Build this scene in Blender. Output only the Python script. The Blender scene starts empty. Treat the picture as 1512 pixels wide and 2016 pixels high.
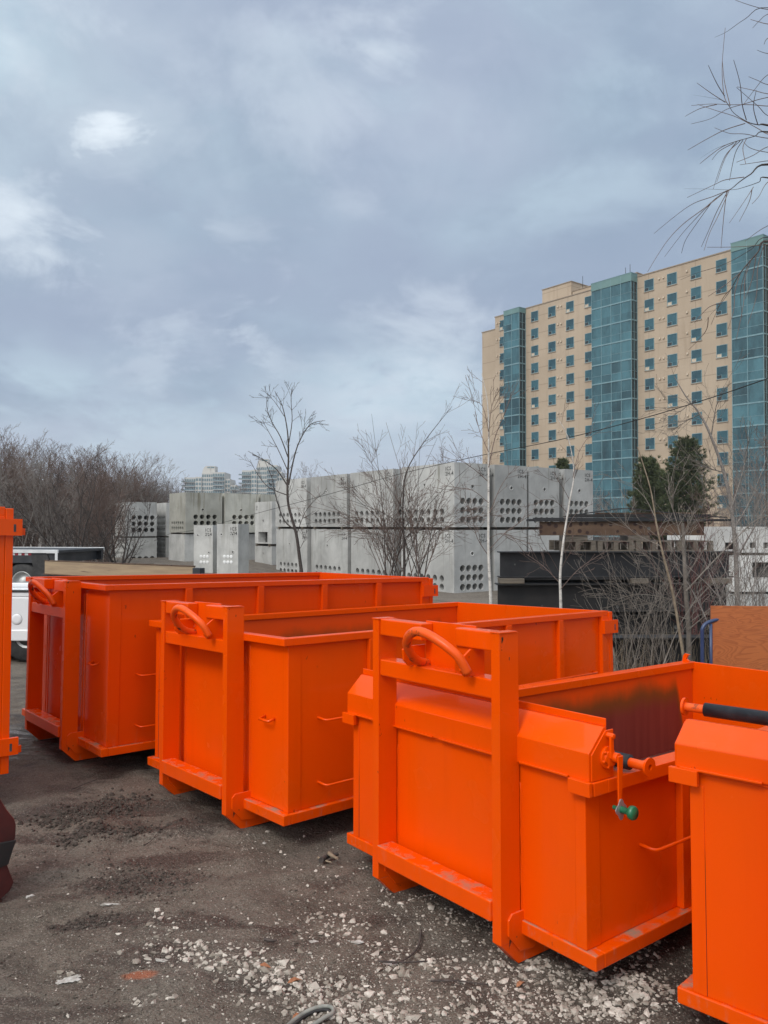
import bpy, bmesh, math, random
import numpy as np
from mathutils import Vector, Matrix, noise as mnoise
R_ = math.radians
random.seed(7)
SC = bpy.context.scene
COL = SC.collection

# ---------------------------------------------------------------- camera, sky, sun, exposure
F_PX, CX, CY, CAM_H = 1550.25, 756.0, 1008.0, 1.65      # focal length in photo pixels (1512 x 2016)
PITCH = R_(1.0)
cam = bpy.data.cameras.new('camera'); cam_o = bpy.data.objects.new('camera', cam); COL.objects.link(cam_o)
cam.sensor_fit = 'VERTICAL'; cam.sensor_height = 24.0; cam.lens = 24.0 * F_PX / 2016.0
cam.clip_start = 0.05; cam.clip_end = 6000
cam_o.location = (0, 0, CAM_H); cam_o.rotation_euler = (R_(90) + PITCH, 0, 0)
SC.camera = cam_o
SC.render.resolution_x, SC.render.resolution_y = 768, 1024
SC.view_settings.view_transform = 'Standard'; SC.view_settings.look = 'None'
SC.view_settings.exposure = 0.0; SC.view_settings.gamma = 1.0

def ray(px, py):
    u = (px - CX) / F_PX; v = (CY - py) / F_PX
    return Vector((u, math.cos(PITCH) - v * math.sin(PITCH), math.sin(PITCH) + v * math.cos(PITCH)))
def at(px, py, Y):                     # the point at forward distance Y seen at that pixel
    d = ray(px, py); k = Y / d.y
    return Vector((d.x * k, Y, CAM_H + d.z * k))

SUN_AZ, SUN_EL = R_(-143), R_(46)      # azimuth from +Y towards +X
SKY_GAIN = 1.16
world = bpy.data.worlds.new('World'); SC.world = world; world.use_nodes = True
def build_world():
    nt = world.node_tree; N = nt.nodes; L = nt.links; N.clear()
    def nd(t, **k):
        n = N.new(t)
        for a, b in k.items(): setattr(n, a, b)
        return n
    def M(op, a, b=None, c=None, clamp=False):
        n = nd('ShaderNodeMath', operation=op, use_clamp=clamp)
        for i, v in enumerate((a, b, c)):
            if v is None: continue
            if isinstance(v, (int, float)): n.inputs[i].default_value = v
            else: L.new(v, n.inputs[i])
        return n.outputs[0]
    def mix(f, a, b):
        n = nd('ShaderNodeMix', data_type='RGBA')
        for i, v in ((0, f), (6, a), (7, b)):
            if isinstance(v, (int, float)): n.inputs[i].default_value = v
            elif isinstance(v, tuple): n.inputs[i].default_value = (*v, 1)
            else: L.new(v, n.inputs[i])
        return n.outputs[2]
    tc = nd('ShaderNodeTexCoord'); g = tc.outputs['Generated']
    sep = nd('ShaderNodeSeparateXYZ'); L.new(g, sep.inputs[0])
    zc = M('MAXIMUM', sep.outputs[2], 0.0)
    den = M('ADD', zc, 0.32)
    comb = nd('ShaderNodeCombineXYZ')
    L.new(M('DIVIDE', sep.outputs[0], den), comb.inputs[0]); L.new(M('DIVIDE', sep.outputs[1], den), comb.inputs[1])
    def noise(scale, detail, rough=.55, off=(0, 0, 0), dist=0.0):
        mp = nd('ShaderNodeMapping'); L.new(comb.outputs[0], mp.inputs[0]); mp.inputs['Location'].default_value = off
        n = nd('ShaderNodeTexNoise'); n.inputs['Scale'].default_value = scale; n.inputs['Detail'].default_value = detail
        n.inputs['Roughness'].default_value = rough; n.inputs['Distortion'].default_value = dist
        L.new(mp.outputs[0], n.inputs['Vector']); return n.outputs['Fac']
    def rng(v, a, b, c=0.0, d=1.0, smooth=True):
        n = nd('ShaderNodeMapRange', interpolation_type='SMOOTHSTEP' if smooth else 'LINEAR'); L.new(v, n.inputs[0])
        for i, x in enumerate((a, b, c, d)): n.inputs[i + 1].default_value = x
        return n.outputs[0]
    big = noise(1.5, 4, .55, (3.1, .4, 0), .5)
    med = noise(3.6, 8, .6, (1.7, 5.2, 0), .45)
    fine = noise(9.5, 8, .62, (4.0, 1.0, 0), .3)
    b = M('ADD', M('MULTIPLY', big, .5), M('ADD', M('MULTIPLY', med, .38), M('MULTIPLY', fine, .12)))
    grey = mix(rng(b, .42, .585), (.268, .358, .474), (.470, .598, .695))
    purp = mix(rng(noise(1.6, 3, .5, (9, 2, 0)), .42, .66), grey, (.360, .430, .555))
    band = M('MULTIPLY', rng(sep.outputs[2], .14, .26), rng(sep.outputs[2], .30, .46, 1, 0))
    mot = noise(6.0, 7, .6, (2.0, 7.0, 0), .5)
    purp = mix(M('MULTIPLY', rng(mot, .50, .74), .24), purp, (.50, .625, .715)); purp = mix(M('MULTIPLY', rng(mot, .50, .30), .40), purp, (.275, .345, .475))
    purp = mix(M('MULTIPLY', band, .62), purp, (.310, .378, .500))
    low = mix(rng(sep.outputs[2], .02, .22, .85, 0), purp, (.495, .555, .655))
    # thin places where the cloud lets the light through
    tot = None
    for px, py, rad, s in ((222, 238, .050, 1.0), (215, 225, .12, .45), (160, 190, .15, .34), (20, 85, .10, .66), (40, 420, .08, .70), (90, 260, .18, .22), (250, 470, .10, .2), (370, 330, .12, .18), (120, 425, .06, .25),
                           (480, 675, .035, .36), (340, 688, .045, .30), (400, 690, .05, .16), (745, 100, .055, .45), (620, 190, .085, .36), (690, 405, .035, .2),
                           (840, 745, .08, .48), (700, 765, .08, .38), (560, 800, .10, .22), (860, 230, .10, .16), (1000, 260, .1, .10), (430, 440, .05, .28), (100, 330, .09, .12)):
        d = ray(px, py).normalized()
        vm = nd('ShaderNodeVectorMath', operation='DISTANCE')
        wob = nd('ShaderNodeVectorMath', operation='MULTIPLY'); wob.inputs[1].default_value = (1, 1, 1.45)
        L.new(g, wob.inputs[0]); L.new(wob.outputs[0], vm.inputs[0]); vm.inputs[1].default_value = (d.x, d.y, d.z * 1.45)
        ds = M('ADD', vm.outputs['Value'], M('MULTIPLY', M('SUBTRACT', med, .5), .50))
        ds = M('ADD', ds, M('MULTIPLY', M('SUBTRACT', fine, .5), .22))
        w = rng(ds, -.05, rad * 1.75, s * 1.12, 0.0)
        tot = w if tot is None else M('MAXIMUM', tot, w)
    lit = M('MULTIPLY', tot, M('ADD', .22, M('MULTIPLY', M('ADD', fine, med), .76)), clamp=True)
    cloud = mix(lit, low, (.80, .88, .95))
    # unseen sky: warm fill added overhead and behind the camera, on the sun's side
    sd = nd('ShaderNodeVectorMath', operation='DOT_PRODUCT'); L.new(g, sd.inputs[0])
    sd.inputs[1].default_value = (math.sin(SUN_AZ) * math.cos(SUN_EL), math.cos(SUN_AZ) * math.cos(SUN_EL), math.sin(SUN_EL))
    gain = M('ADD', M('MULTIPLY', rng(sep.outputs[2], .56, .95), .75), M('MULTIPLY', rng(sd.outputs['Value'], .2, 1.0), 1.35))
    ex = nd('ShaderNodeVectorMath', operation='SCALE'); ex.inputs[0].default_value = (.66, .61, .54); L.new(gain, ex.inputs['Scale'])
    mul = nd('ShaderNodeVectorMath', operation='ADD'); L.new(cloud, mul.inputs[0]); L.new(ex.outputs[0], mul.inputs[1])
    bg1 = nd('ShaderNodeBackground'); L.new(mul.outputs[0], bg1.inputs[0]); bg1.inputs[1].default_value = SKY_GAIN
    sky = nd('ShaderNodeTexSky', sky_type='NISHITA'); sky.sun_disc = False; sky.sun_elevation = SUN_EL; sky.sun_rotation = SUN_AZ % (2 * math.pi)
    bg2 = nd('ShaderNodeBackground'); L.new(sky.outputs[0], bg2.inputs[0]); bg2.inputs[1].default_value = .08
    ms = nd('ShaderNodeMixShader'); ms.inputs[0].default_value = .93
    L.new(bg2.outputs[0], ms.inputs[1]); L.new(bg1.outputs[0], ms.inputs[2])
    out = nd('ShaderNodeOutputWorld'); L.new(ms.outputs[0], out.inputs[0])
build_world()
sun = bpy.data.lights.new('sun', 'SUN'); sun.energy = 1.65; sun.angle = R_(17); sun.color = (1.0, .955, .89)
sun_o = bpy.data.objects.new('sun', sun); COL.objects.link(sun_o)
sd_ = Vector((math.sin(SUN_AZ) * math.cos(SUN_EL), math.cos(SUN_AZ) * math.cos(SUN_EL), math.sin(SUN_EL)))
sun_o.rotation_euler = sd_.to_track_quat('Z', 'Y').to_euler(); sun_o.location = sd_ * 40

# ---------------------------------------------------------------- helpers
def tag(o, label=None, cat=None, group=None, kind=None):
    if label: o['label'] = label
    if cat: o['category'] = cat
    if group: o['group'] = group
    if kind: o['kind'] = kind
    return o
def empty(name, loc=(0, 0, 0), rz=0.0, mat=None):
    o = bpy.data.objects.new(name, None); COL.objects.link(o); o.empty_display_size = .2
    if mat is not None: o.matrix_world = mat
    else: o.location = loc; o.rotation_euler = (0, 0, rz)
    return o
def kids(o): return [c for c in bpy.data.objects if c.parent == o]
def copy_tree(o, parent=None):
    c = o.copy(); COL.objects.link(c)
    if parent: c.parent = parent
    for ch in KIDS.get(o.name, []): copy_tree(ch, c)
    return c
KIDS = {}
class MB:
    def __init__(s): s.v = []; s.f = []; s.m = []; s.n = 0; s.sm = []
    def add(s, vs, fs, mi=0, smooth=False):
        s.v.extend([tuple(p) for p in vs])
        for f in fs: s.f.append(tuple(i + s.n for i in f)); s.m.append(mi); s.sm.append(smooth)
        s.n += len(vs); return s
    def box(s, x0, x1, y0, y1, z0, z1, mi=0, fm=None, M=None):
        vs = [Vector(p) for p in ((x0, y0, z0), (x1, y0, z0), (x1, y1, z0), (x0, y1, z0), (x0, y0, z1), (x1, y0, z1), (x1, y1, z1), (x0, y1, z1))]
        if M is not None: vs = [M @ p for p in vs]
        fs = dict(b=(0, 3, 2, 1), t=(4, 5, 6, 7), f=(0, 1, 5, 4), r=(1, 2, 6, 5), k=(2, 3, 7, 6), l=(3, 0, 4, 7))
        n0 = s.n; s.v.extend([tuple(p) for p in vs]); s.n += 8
        for k, f in fs.items():
            s.f.append(tuple(i + n0 for i in f)); s.m.append((fm or {}).get(k, mi)); s.sm.append(False)
        return s
    def prism(s, prof, axis, a0, a1, mi=0, M=None):      # prof: polygon in the two other axes (in order)
        def P(p, a):
            q = [p[0], p[1]]; q.insert(axis, a); q = Vector(q)
            return M @ q if M is not None else q
        n = len(prof); vs = [P(p, a0) for p in prof] + [P(p, a1) for p in prof]
        ar = sum(prof[i][0] * prof[(i + 1) % n][1] - prof[(i + 1) % n][0] * prof[i][1] for i in range(n))
        flip = (ar > 0) != (axis == 1)
        fs = [tuple(range(n))[::-1], tuple(range(n, 2 * n))] + [(i, (i + 1) % n, n + (i + 1) % n, n + i) for i in range(n)]
        if a1 < a0: flip = not flip
        if not flip: fs = [f[::-1] for f in fs]
        return s.add(vs, fs, mi)
    def tube(s, pts, rad, sides=8, mi=0, cap=True, smooth=True):
        pts = [Vector(p) for p in pts]; n = len(pts)
        rad = rad if isinstance(rad, (list, tuple)) else [rad] * n
        vs = []; up = None
        for i, p in enumerate(pts):
            t = (pts[min(i + 1, n - 1)] - pts[max(i - 1, 0)]).normalized()
            if up is None or abs(t.dot(up)) > .95:
                up = Vector((0, 0, 1)) if abs(t.z) < .9 else Vector((1, 0, 0))
            a = t.cross(up).normalized(); b = a.cross(t); up = b
            for k in range(sides):
                th = 2 * math.pi * k / sides
                vs.append(p + (a * math.cos(th) + b * math.sin(th)) * rad[i])
        fs = []
        for i in range(n - 1):
            for k in range(sides):
                k2 = (k + 1) % sides
                fs.append((i * sides + k, i * sides + k2, (i + 1) * sides + k2, (i + 1) * sides + k))
        s.add(vs, fs, mi, smooth)
        if cap:
            b0 = s.n - len(vs)
            s.f.append(tuple(b0 + k for k in range(sides))[::-1]); s.m.append(mi); s.sm.append(False)
            s.f.append(tuple(b0 + (n - 1) * sides + k for k in range(sides))); s.m.append(mi); s.sm.append(False)
        return s
    def lathe(s, prof, c, axis, seg=24, mi=0, smooth=True):   # prof: (dist along axis, radius)
        ax = Vector(axis).normalized(); q = Vector((0, 0, 1)) if abs(ax.z) < .9 else Vector((1, 0, 0))
        a = ax.cross(q).normalized(); b = ax.cross(a); c = Vector(c)
        vs = [c + ax * h + (a * math.cos(2 * math.pi * k / seg) + b * math.sin(2 * math.pi * k / seg)) * r for h, r in prof for k in range(seg)]
        fs = [(i * seg + k, i * seg + (k + 1) % seg, (i + 1) * seg + (k + 1) % seg, (i + 1) * seg + k) for i in range(len(prof) - 1) for k in range(seg)]
        s.add(vs, fs, mi, smooth)
        return s
    def build(s, name, mats, parent=None, bevel=0.0, mat_world=None, loc=None, fix=True):
        me = bpy.data.meshes.new(name); me.from_pydata(s.v, [], s.f)
        mats = mats if isinstance(mats, (list, tuple)) else [mats]
        for m in mats: me.materials.append(m)
        me.polygons.foreach_set('material_index', s.m); me.polygons.foreach_set('use_smooth', s.sm)
        if fix and len(s.f) < 6000:
            bm = bmesh.new(); bm.from_mesh(me); bmesh.ops.recalc_face_normals(bm, faces=bm.faces); bm.to_mesh(me); bm.free()
        me.update()
        return link(name, me, parent, bevel, mat_world, loc)
def link(name, me, parent=None, bevel=0.0, mat_world=None, loc=None):
    o = bpy.data.objects.new(name, me); COL.objects.link(o)
    if parent is not None:
        o.parent = parent; KIDS.setdefault(parent.name, []).append(o)
    if mat_world is not None: o.matrix_world = mat_world
    if loc is not None: o.location = loc
    if bevel:
        b = o.modifiers.new('bevel', 'BEVEL'); b.width = bevel; b.segments = 2; b.limit_method = 'ANGLE'; b.angle_limit = R_(40)
    return o

# ---------------------------------------------------------------- materials
class G:                               # small node-graph helper
    def __init__(s, name):
        s.mat = bpy.data.materials.new(name); s.mat.use_nodes = True
        s.nt = s.mat.node_tree; s.N = s.nt.nodes; s.L = s.nt.links
        s.b = s.N['Principled BSDF']; s.tc = s.N.new('ShaderNodeTexCoord')
    def put(s, sock, v):
        if isinstance(v, (int, float)): sock.default_value = v
        elif isinstance(v, tuple): sock.default_value = (*v, 1) if len(v) == 3 and len(sock.default_value) == 4 else v
        else: s.L.new(v, sock)
    def co(s, which='Object', scale=(1, 1, 1), loc=(0, 0, 0)):
        if which == 'World': src = s.N.new('ShaderNodeNewGeometry').outputs['Position']
        else: src = s.tc.outputs[which]
        m = s.N.new('ShaderNodeMapping'); s.L.new(src, m.inputs[0])
        m.inputs['Scale'].default_value = scale; m.inputs['Location'].default_value = loc
        return m.outputs[0]
    def noise(s, co, scale, detail=4, rough=.55, dist=0.0):
        n = s.N.new('ShaderNodeTexNoise'); s.L.new(co, n.inputs['Vector'])
        n.inputs['Scale'].default_value = scale; n.inputs['Detail'].default_value = detail
        n.inputs['Roughness'].default_value = rough; n.inputs['Distortion'].default_value = dist
        return n.outputs['Fac']
    def rng(s, v, a, b, c=0.0, d=1.0):
        n = s.N.new('ShaderNodeMapRange'); s.L.new(v, n.inputs[0]); n.interpolation_type = 'SMOOTHSTEP'
        for i, x in enumerate((a, b, c, d)): n.inputs[i + 1].default_value = x
        return n.outputs[0]
    def m(s, op, a, b=0.0, clamp=False):
        n = s.N.new('ShaderNodeMath'); n.operation = op; n.use_clamp = clamp
        s.put(n.inputs[0], a); s.put(n.inputs[1], b); return n.outputs[0]
    def mix(s, f, a, b, blend='MIX'):
        n = s.N.new('ShaderNodeMix'); n.data_type = 'RGBA'; n.blend_type = blend
        s.put(n.inputs[0], f); s.put(n.inputs[6], a); s.put(n.inputs[7], b); return n.outputs[2]
    def sep(s, v):
        n = s.N.new('ShaderNodeSeparateXYZ'); s.L.new(v, n.inputs[0]); return n.outputs
    def normal(s):
        return s.sep(s.N.new('ShaderNodeNewGeometry').outputs['Normal'])
    def bump(s, h, strength=.3, dist=.01):
        n = s.N.new('ShaderNodeBump'); n.inputs['Strength'].default_value = strength; n.inputs['Distance'].default_value = dist
        s.L.new(h, n.inputs['Height']); s.L.new(n.outputs[0], s.b.inputs['Normal']); return n
    def out(s, col=None, rough=None, metal=None, coat=None, coat_rough=None, spec=None):
        for k, v in (('Base Color', col), ('Roughness', rough), ('Metallic', metal), ('Coat Weight', coat), ('Coat Roughness', coat_rough), ('Specular IOR Level', spec)):
            if v is not None: s.put(s.b.inputs[k], v)
        return s.mat

def simple(name, c1, c2, scale=4, rough=.7, bump=0.0, bscale=None, metal=0.0, coat=0.0, which='Object', stretch=(1, 1, 1), spec=.5, detail=5, bdist=.01):
    g = G(name); co = g.co(which, stretch)
    f = g.rng(g.noise(co, scale, detail), .3, .7)
    col = g.mix(f, c1, c2)
    if bump: g.bump(g.noise(co, bscale or scale * 4, 5), bump, bdist)
    return g.out(col, rough, metal, coat, .15, spec)

ORANGE = (.80, .0735, .0001)
def orange_paint(name, base=ORANGE, chips=.5, dust=.5, gloss=.20):
    g = G(name); co = g.co('Object')
    n1 = g.noise(co, 1.3, 4); n2 = g.noise(g.co('Object', (14, 14, 1.2)), 1.0, 4)
    col = g.mix(g.rng(n1, .3, .75), base, (base[0] * .90, base[1] * 1.06, base[2]))
    col = g.mix(g.m('MULTIPLY', g.rng(n2, .5, .8), .16), col, (base[0] * .72, base[1] * .62, base[2]))
    # scuffs and chips down to dark steel
    c1 = g.noise(g.co('Object', (1, 1, .45)), 26, 3, .6); c2 = g.noise(co, 1.9, 2)
    chip = g.m('MULTIPLY', g.rng(c1, .70, .712), g.rng(c2, .53, .58))
    col = g.mix(g.m('MULTIPLY', chip, chips), col, (.035, .022, .015))
    # dust lying on ledges
    nz = g.normal()[2]
    d1 = g.noise(co, 9, 6, .65); dz = g.m('MULTIPLY', g.rng(nz, .6, .95), g.rng(d1, .46, .68))
    oz = g.sep(g.co('Object'))[2]
    lowz = g.rng(oz, .25, .5, 1, 0)
    dz = g.m('MULTIPLY', dz, g.m('ADD', .12, g.m('MULTIPLY', lowz, .88)))
    sp = g.m('MULTIPLY', g.rng(g.noise(g.co('Object', (1, 1, .3)), 16, 6, .7), .55, .75), g.rng(oz, .05, .42, .5, 0))
    col = g.mix(g.m('MULTIPLY', g.m('MAXIMUM', dz, sp), dust), col, (.30, .215, .155))
    rough = g.m('ADD', gloss, g.m('MULTIPLY', g.m('MAXIMUM', g.m('MAXIMUM', dz, sp), g.m('MULTIPLY', n1, .3)), .45))
    g.bump(g.m('ADD', g.noise(co, 2.1, 2), g.m('MULTIPLY', g.noise(co, 60, 2), .012)),   .22, .030)
    return g.out(col, rough, 0.0, .22, .05, .14)
M_OR = orange_paint('orange_gloss_paint')
M_OR_RED = orange_paint('deep_orange_gloss_paint', (.72, .060, .001))
M_FRAME = orange_paint('orange_frame_paint', (.80, .0745, .0001), chips=1.0, dust=.75)
M_BASE = orange_paint('orange_base_rail_paint', (.77, .074, .0002), chips=.7, dust=1.0)
def hook_mat():
    g = G('worn_orange_hook_paint'); co = g.co('Object')
    n = g.noise(co, 14, 5, .65); n2 = g.noise(g.co('Object', (1, 1, 1), (3, 1, 2)), 6, 2)
    nz = g.normal()[2]
    w = g.m('MULTIPLY', g.rng(n, .50, .62), g.rng(n2, .46, .56))
    col = g.mix(g.rng(n2, .3, .7), (.78, .078, .001), (.74, .11, .015))
    col = g.mix(w, col, (.035, .02, .013))
    return g.out(col, g.m('ADD', .34, g.m('MULTIPLY', w, .3)), 0.0, .06, .2, .25)
M_HOOK = hook_mat()
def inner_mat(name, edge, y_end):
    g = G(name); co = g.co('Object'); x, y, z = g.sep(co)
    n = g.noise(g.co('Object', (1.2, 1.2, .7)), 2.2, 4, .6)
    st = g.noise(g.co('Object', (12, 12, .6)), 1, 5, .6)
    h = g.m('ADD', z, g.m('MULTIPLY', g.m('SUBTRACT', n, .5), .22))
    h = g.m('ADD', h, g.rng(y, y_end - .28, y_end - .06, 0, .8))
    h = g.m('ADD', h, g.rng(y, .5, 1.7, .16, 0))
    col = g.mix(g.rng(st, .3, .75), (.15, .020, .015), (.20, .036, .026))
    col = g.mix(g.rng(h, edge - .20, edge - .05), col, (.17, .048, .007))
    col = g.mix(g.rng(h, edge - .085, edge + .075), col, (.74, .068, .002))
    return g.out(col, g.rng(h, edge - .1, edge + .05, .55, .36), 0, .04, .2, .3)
M_FLOOR_IN = simple('maroon_primer', (.075, .012, .010), (.11, .03, .022), 5, .7)
def mud():
    g = G('wet_mud_ground'); co = g.co('World'); x, y, z = g.sep(co)
    a = g.noise(co, .8, 5, .6, .4); b = g.noise(co, 4.5, 6, .62, .6); c = g.noise(co, 34, 6, .7)
    d = g.noise(g.co('World', (1, 1, 1), (5, 2, 0)), 1.7, 6, .62, .8)
    str_ = g.noise(g.co('World', (1.0, 3.2, 1)), 2.2, 6, .65, .5)
    col = g.mix(g.rng(b, .32, .68), (.088, .071, .056), (.162, .138, .112))
    col = g.mix(g.rng(a, .42, .62), col, g.mix(g.rng(c, .3, .7), (.135, .115, .094), (.195, .170, .142)))
    wet = g.m('MULTIPLY', g.rng(d, .46, .60), g.rng(str_, .40, .56))
    nearx = g.m('MULTIPLY', g.rng(x, -.6, 1.6, 1, .25), g.rng(y, 2.0, 3.4, .25, 1))
    wet = g.m('MULTIPLY', wet, nearx)
    for (qx, qy), la, lb, an in PATCH:
        ca, sa = math.cos(an), math.sin(an); X_ = g.m('SUBTRACT', x, qx); Y_ = g.m('SUBTRACT', y, qy)
        U = g.m('MULTIPLY', g.m('ADD', g.m('MULTIPLY', X_, ca), g.m('MULTIPLY', Y_, sa)), 1 / la); V = g.m('MULTIPLY', g.m('SUBTRACT', g.m('MULTIPLY', Y_, ca), g.m('MULTIPLY', X_, sa)), 1 / lb)
        rr_ = g.m('ADD', g.m('ADD', g.m('MULTIPLY', U, U), g.m('MULTIPLY', V, V)), g.m('MULTIPLY', g.m('SUBTRACT', g.m('ADD', g.m('MULTIPLY', str_, .5), g.m('MULTIPLY', c, .5)), .5), 6.0))
        wet = g.m('MAXIMUM', wet, g.rng(rr_, .25, 1.1, 1, 0))
    col = g.mix(g.m('MULTIPLY', wet, .85), col, (.040, .030, .024))
    col = g.mix(g.m('MULTIPLY', g.rng(c, .60, .70), .6), col, (.29, .265, .235))
    c2 = g.noise(co, 110, 4, .65); col = g.mix(g.m('MULTIPLY', g.rng(c2, .56, .63), .85), col, (.27, .243, .212)); col = g.mix(g.m('MULTIPLY', g.rng(c2, .34, .44, 1, 0), .85), col, (.040, .032, .027))
    c3 = g.noise(co, 17, 5, .7, .5); col = g.mix(g.m('MULTIPLY', g.rng(c3, .56, .66), .55), col, (.055, .044, .037))
    col = g.mix(g.m('MULTIPLY', g.rng(g.noise(co, 55, 3, .6), .60, .68), .6), col, (.045, .036, .03))
    # overspray of orange paint on the ground
    dx = g.m('POWER', g.m('MULTIPLY', g.m('SUBTRACT', x, SPRAY[0]), 13.0), 2.0); dy = g.m('POWER', g.m('MULTIPLY', g.m('SUBTRACT', y, SPRAY[1]), 26.0), 2.0)
    rr = g.m('ADD', g.m('ADD', dx, dy), g.m('MULTIPLY', g.m('SUBTRACT', b, .5), 2.4))
    col = g.mix(g.m('MULTIPLY', g.rng(rr, .1, 1.3, 1, 0), .55), col, (.46, .13, .05))
    px_, py_ = PUDDLE
    ddx = g.m('POWER', g.m('MULTIPLY', g.m('SUBTRACT', x, px_), .85), 2.0); ddy = g.m('POWER', g.m('MULTIPLY', g.m('SUBTRACT', y, py_), 1.1), 2.0)
    pr = g.m('ADD', g.m('ADD', ddx, ddy), g.m('MULTIPLY', g.m('SUBTRACT', b, .5), 3.4))
    pud = g.rng(pr, .1, .9, 1, 0)
    pn = g.m('MULTIPLY', pud, g.rng(str_, .40, .56, 1, 0))
    rough = g.m('SUBTRACT', g.m('SUBTRACT', .88, g.m('MULTIPLY', wet, .32)), g.m('MULTIPLY', pn, .62))
    h = g.m('ADD', g.m('MULTIPLY', b, .5), g.m('ADD', g.m('MULTIPLY', c, .45), g.m('MULTIPLY', g.noise(co, 90, 3), .2)))
    h = g.m('MULTIPLY', h, g.m('SUBTRACT', 1.0, g.m('MULTIPLY', pn, .9)))
    g.bump(h, 1.0, .05)
    return g.out(col, rough, spec=.4)
def stone_mat(name, c1, c2, c3):
    g = G(name); co = g.co('World'); oi = g.N.new('ShaderNodeAttribute'); oi.attribute_name = 'tone'
    t = oi.outputs['Fac']
    col = g.mix(t, c1, c2); col = g.mix(g.m('MULTIPLY', g.rng(g.noise(co, 40, 5), .45, .7), .7), col, c3)
    g.bump(g.noise(co, 130, 4), .4, .003)
    return g.out(col, .85)
def concrete(name, c1=(.36, .365, .355), c2=(.52, .525, .51), streak=(.22, .215, .185), amt=.85):
    g = G(name); co = g.co('Object'); oi = g.N.new('ShaderNodeObjectInfo')
    sh = g.N.new('ShaderNodeVectorMath'); sh.operation = 'ADD'; g.L.new(co, sh.inputs[0])
    cb = g.N.new('ShaderNodeCombineXYZ'); g.L.new(g.m('MULTIPLY', oi.outputs['Random'], 40.0), cb.inputs[0]); g.L.new(cb.outputs[0], sh.inputs[1]); v = sh.outputs[0]
    def mp(sc):
        m = g.N.new('ShaderNodeMapping'); g.L.new(v, m.inputs[0]); m.inputs['Scale'].default_value = sc; return m.outputs[0]
    a = g.noise(v, .9, 6, .62, .3); b = g.noise(v, 9, 6, .65); s1 = g.noise(mp((5, 5, .35)), 1.2, 5, .6); s2 = g.noise(mp((1.2, 1.2, .12)), 1.4, 4, .6)
    z = g.sep(co)[2]
    col = g.mix(g.rng(a, .33, .68), c1, c2)
    col = g.mix(g.m('MULTIPLY', g.rng(b, .5, .72), .35), col, (.46, .46, .445))
    st = g.m('MULTIPLY', g.m('MULTIPLY', g.rng(s1, .47, .68), g.rng(s2, .44, .6)), g.rng(z, .3, 2.3, .25, 1))
    col = g.mix(g.m('MULTIPLY', st, amt), col, streak)
    col = g.mix(g.m('MULTIPLY', g.rng(g.noise(v, 30, 2), .70, .74), .6), col, (.10, .10, .095))
    tone = g.m('ADD', .74, g.m('MULTIPLY', oi.outputs['Random'], .40))
    mu = g.N.new('ShaderNodeVectorMath'); mu.operation = 'SCALE'; g.L.new(col, mu.inputs[0]); g.L.new(tone, mu.inputs['Scale'])
    g.bump(b, .25, .01)
    return g.out(mu.outputs[0], .88)
M_CONC = concrete('grey_cast_concrete')
M_CONC_Y = concrete('streaked_concrete', (.38, .38, .335), (.52, .515, .46), (.22, .20, .14), 1.0)
M_CONC_W = concrete('pale_concrete', (.50, .50, .49), (.62, .62, .60), (.36, .35, .32), .4)
M_HOLE = simple('hole_shade', (.05, .05, .05), (.11, .11, .105), 6, .8)  # dark colour stands for the shade inside bores, openings and web holes
M_WHITE = simple('white_plastic', (.78, .80, .80), (.85, .86, .86), 4, .4)
M_BLACKMARK = simple('black_stencil_paint', (.03, .03, .03), (.07, .07, .07), 30, .8)
M_BLKSTEEL = simple('black_painted_steel', (.008, .009, .011), (.020, .020, .022), 3, .5, .15, 20)
M_DKSTEEL = simple('dull_black_steel', (.007, .007, .0075), (.017, .015, .0145), 3, .6, .15, 20)
def rusty():
    g = G('rusty_beam_steel'); co = g.co('Object')
    v = g.N.new('ShaderNodeTexVoronoi'); g.L.new(co, v.inputs['Vector']); v.inputs['Scale'].default_value = 6.5; v.inputs['Randomness'].default_value = .55
    n = g.noise(co, 2.2, 5)
    col = g.mix(g.rng(n, .35, .7), (.072, .040, .024), (.125, .078, .048))
    col = g.mix(g.rng(v.outputs['Distance'], .22, .32, 1, 0), col, (.030, .013, .010))
    return g.out(col, .75)
M_RUST = rusty()
def wood(name, c1, c2, c3, stretch=(.6, 9, 9), scale=2.0, ring=False, rough=.7):
    g = G(name); co = g.co('Object', stretch)
    if ring:
        n = g.noise(g.co('Object', (.7, 1, 2.4), (.3, 0, 1.7)), 2.1, 3, .5, .8)
        fr = g.m('FRACT', g.m('MULTIPLY', n, 24.0)); f = g.rng(fr, .3, 1.0)
        n2 = g.noise(g.co('Object', (1.5, 9, 40)), 2, 5, .6)
        col = g.mix(g.m('MULTIPLY', f, .5), c1, c2)
        col = g.mix(g.m('MULTIPLY', g.rng(n2, .5, .75), .4), col, c3)
        k = g.N.new('ShaderNodeTexVoronoi'); g.L.new(g.co('Object', (1.5, .2, 2.6)), k.inputs['Vector']); k.inputs['Scale'].default_value = 1.5
        col = g.mix(g.rng(k.outputs['Distance'], .05, .085, 1, 0), col, (.09, .035, .018))
    else:
        f = g.noise(co, scale, 6, .6, .4); col = g.mix(g.rng(f, .3, .7), c1, c2)
        col = g.mix(g.rng(g.noise(g.co('Object', (1.2, 3, 14)), 1.4, 4), .62, .72), col, c3)
    return g.out(col, rough)
M_PLY = wood('orange_brown_plywood', (.42, .13, .038), (.20, .045, .013), (.34, .125, .05), ring=True, rough=.45)
M_PLANK = wood('weathered_plank', (.36, .27, .17), (.26, .19, .125), (.15, .10, .065))
M_LUMBER = wood('grey_dunnage_lumber', (.155, .13, .10), (.09, .076, .061), (.05, .04, .032))
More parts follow.
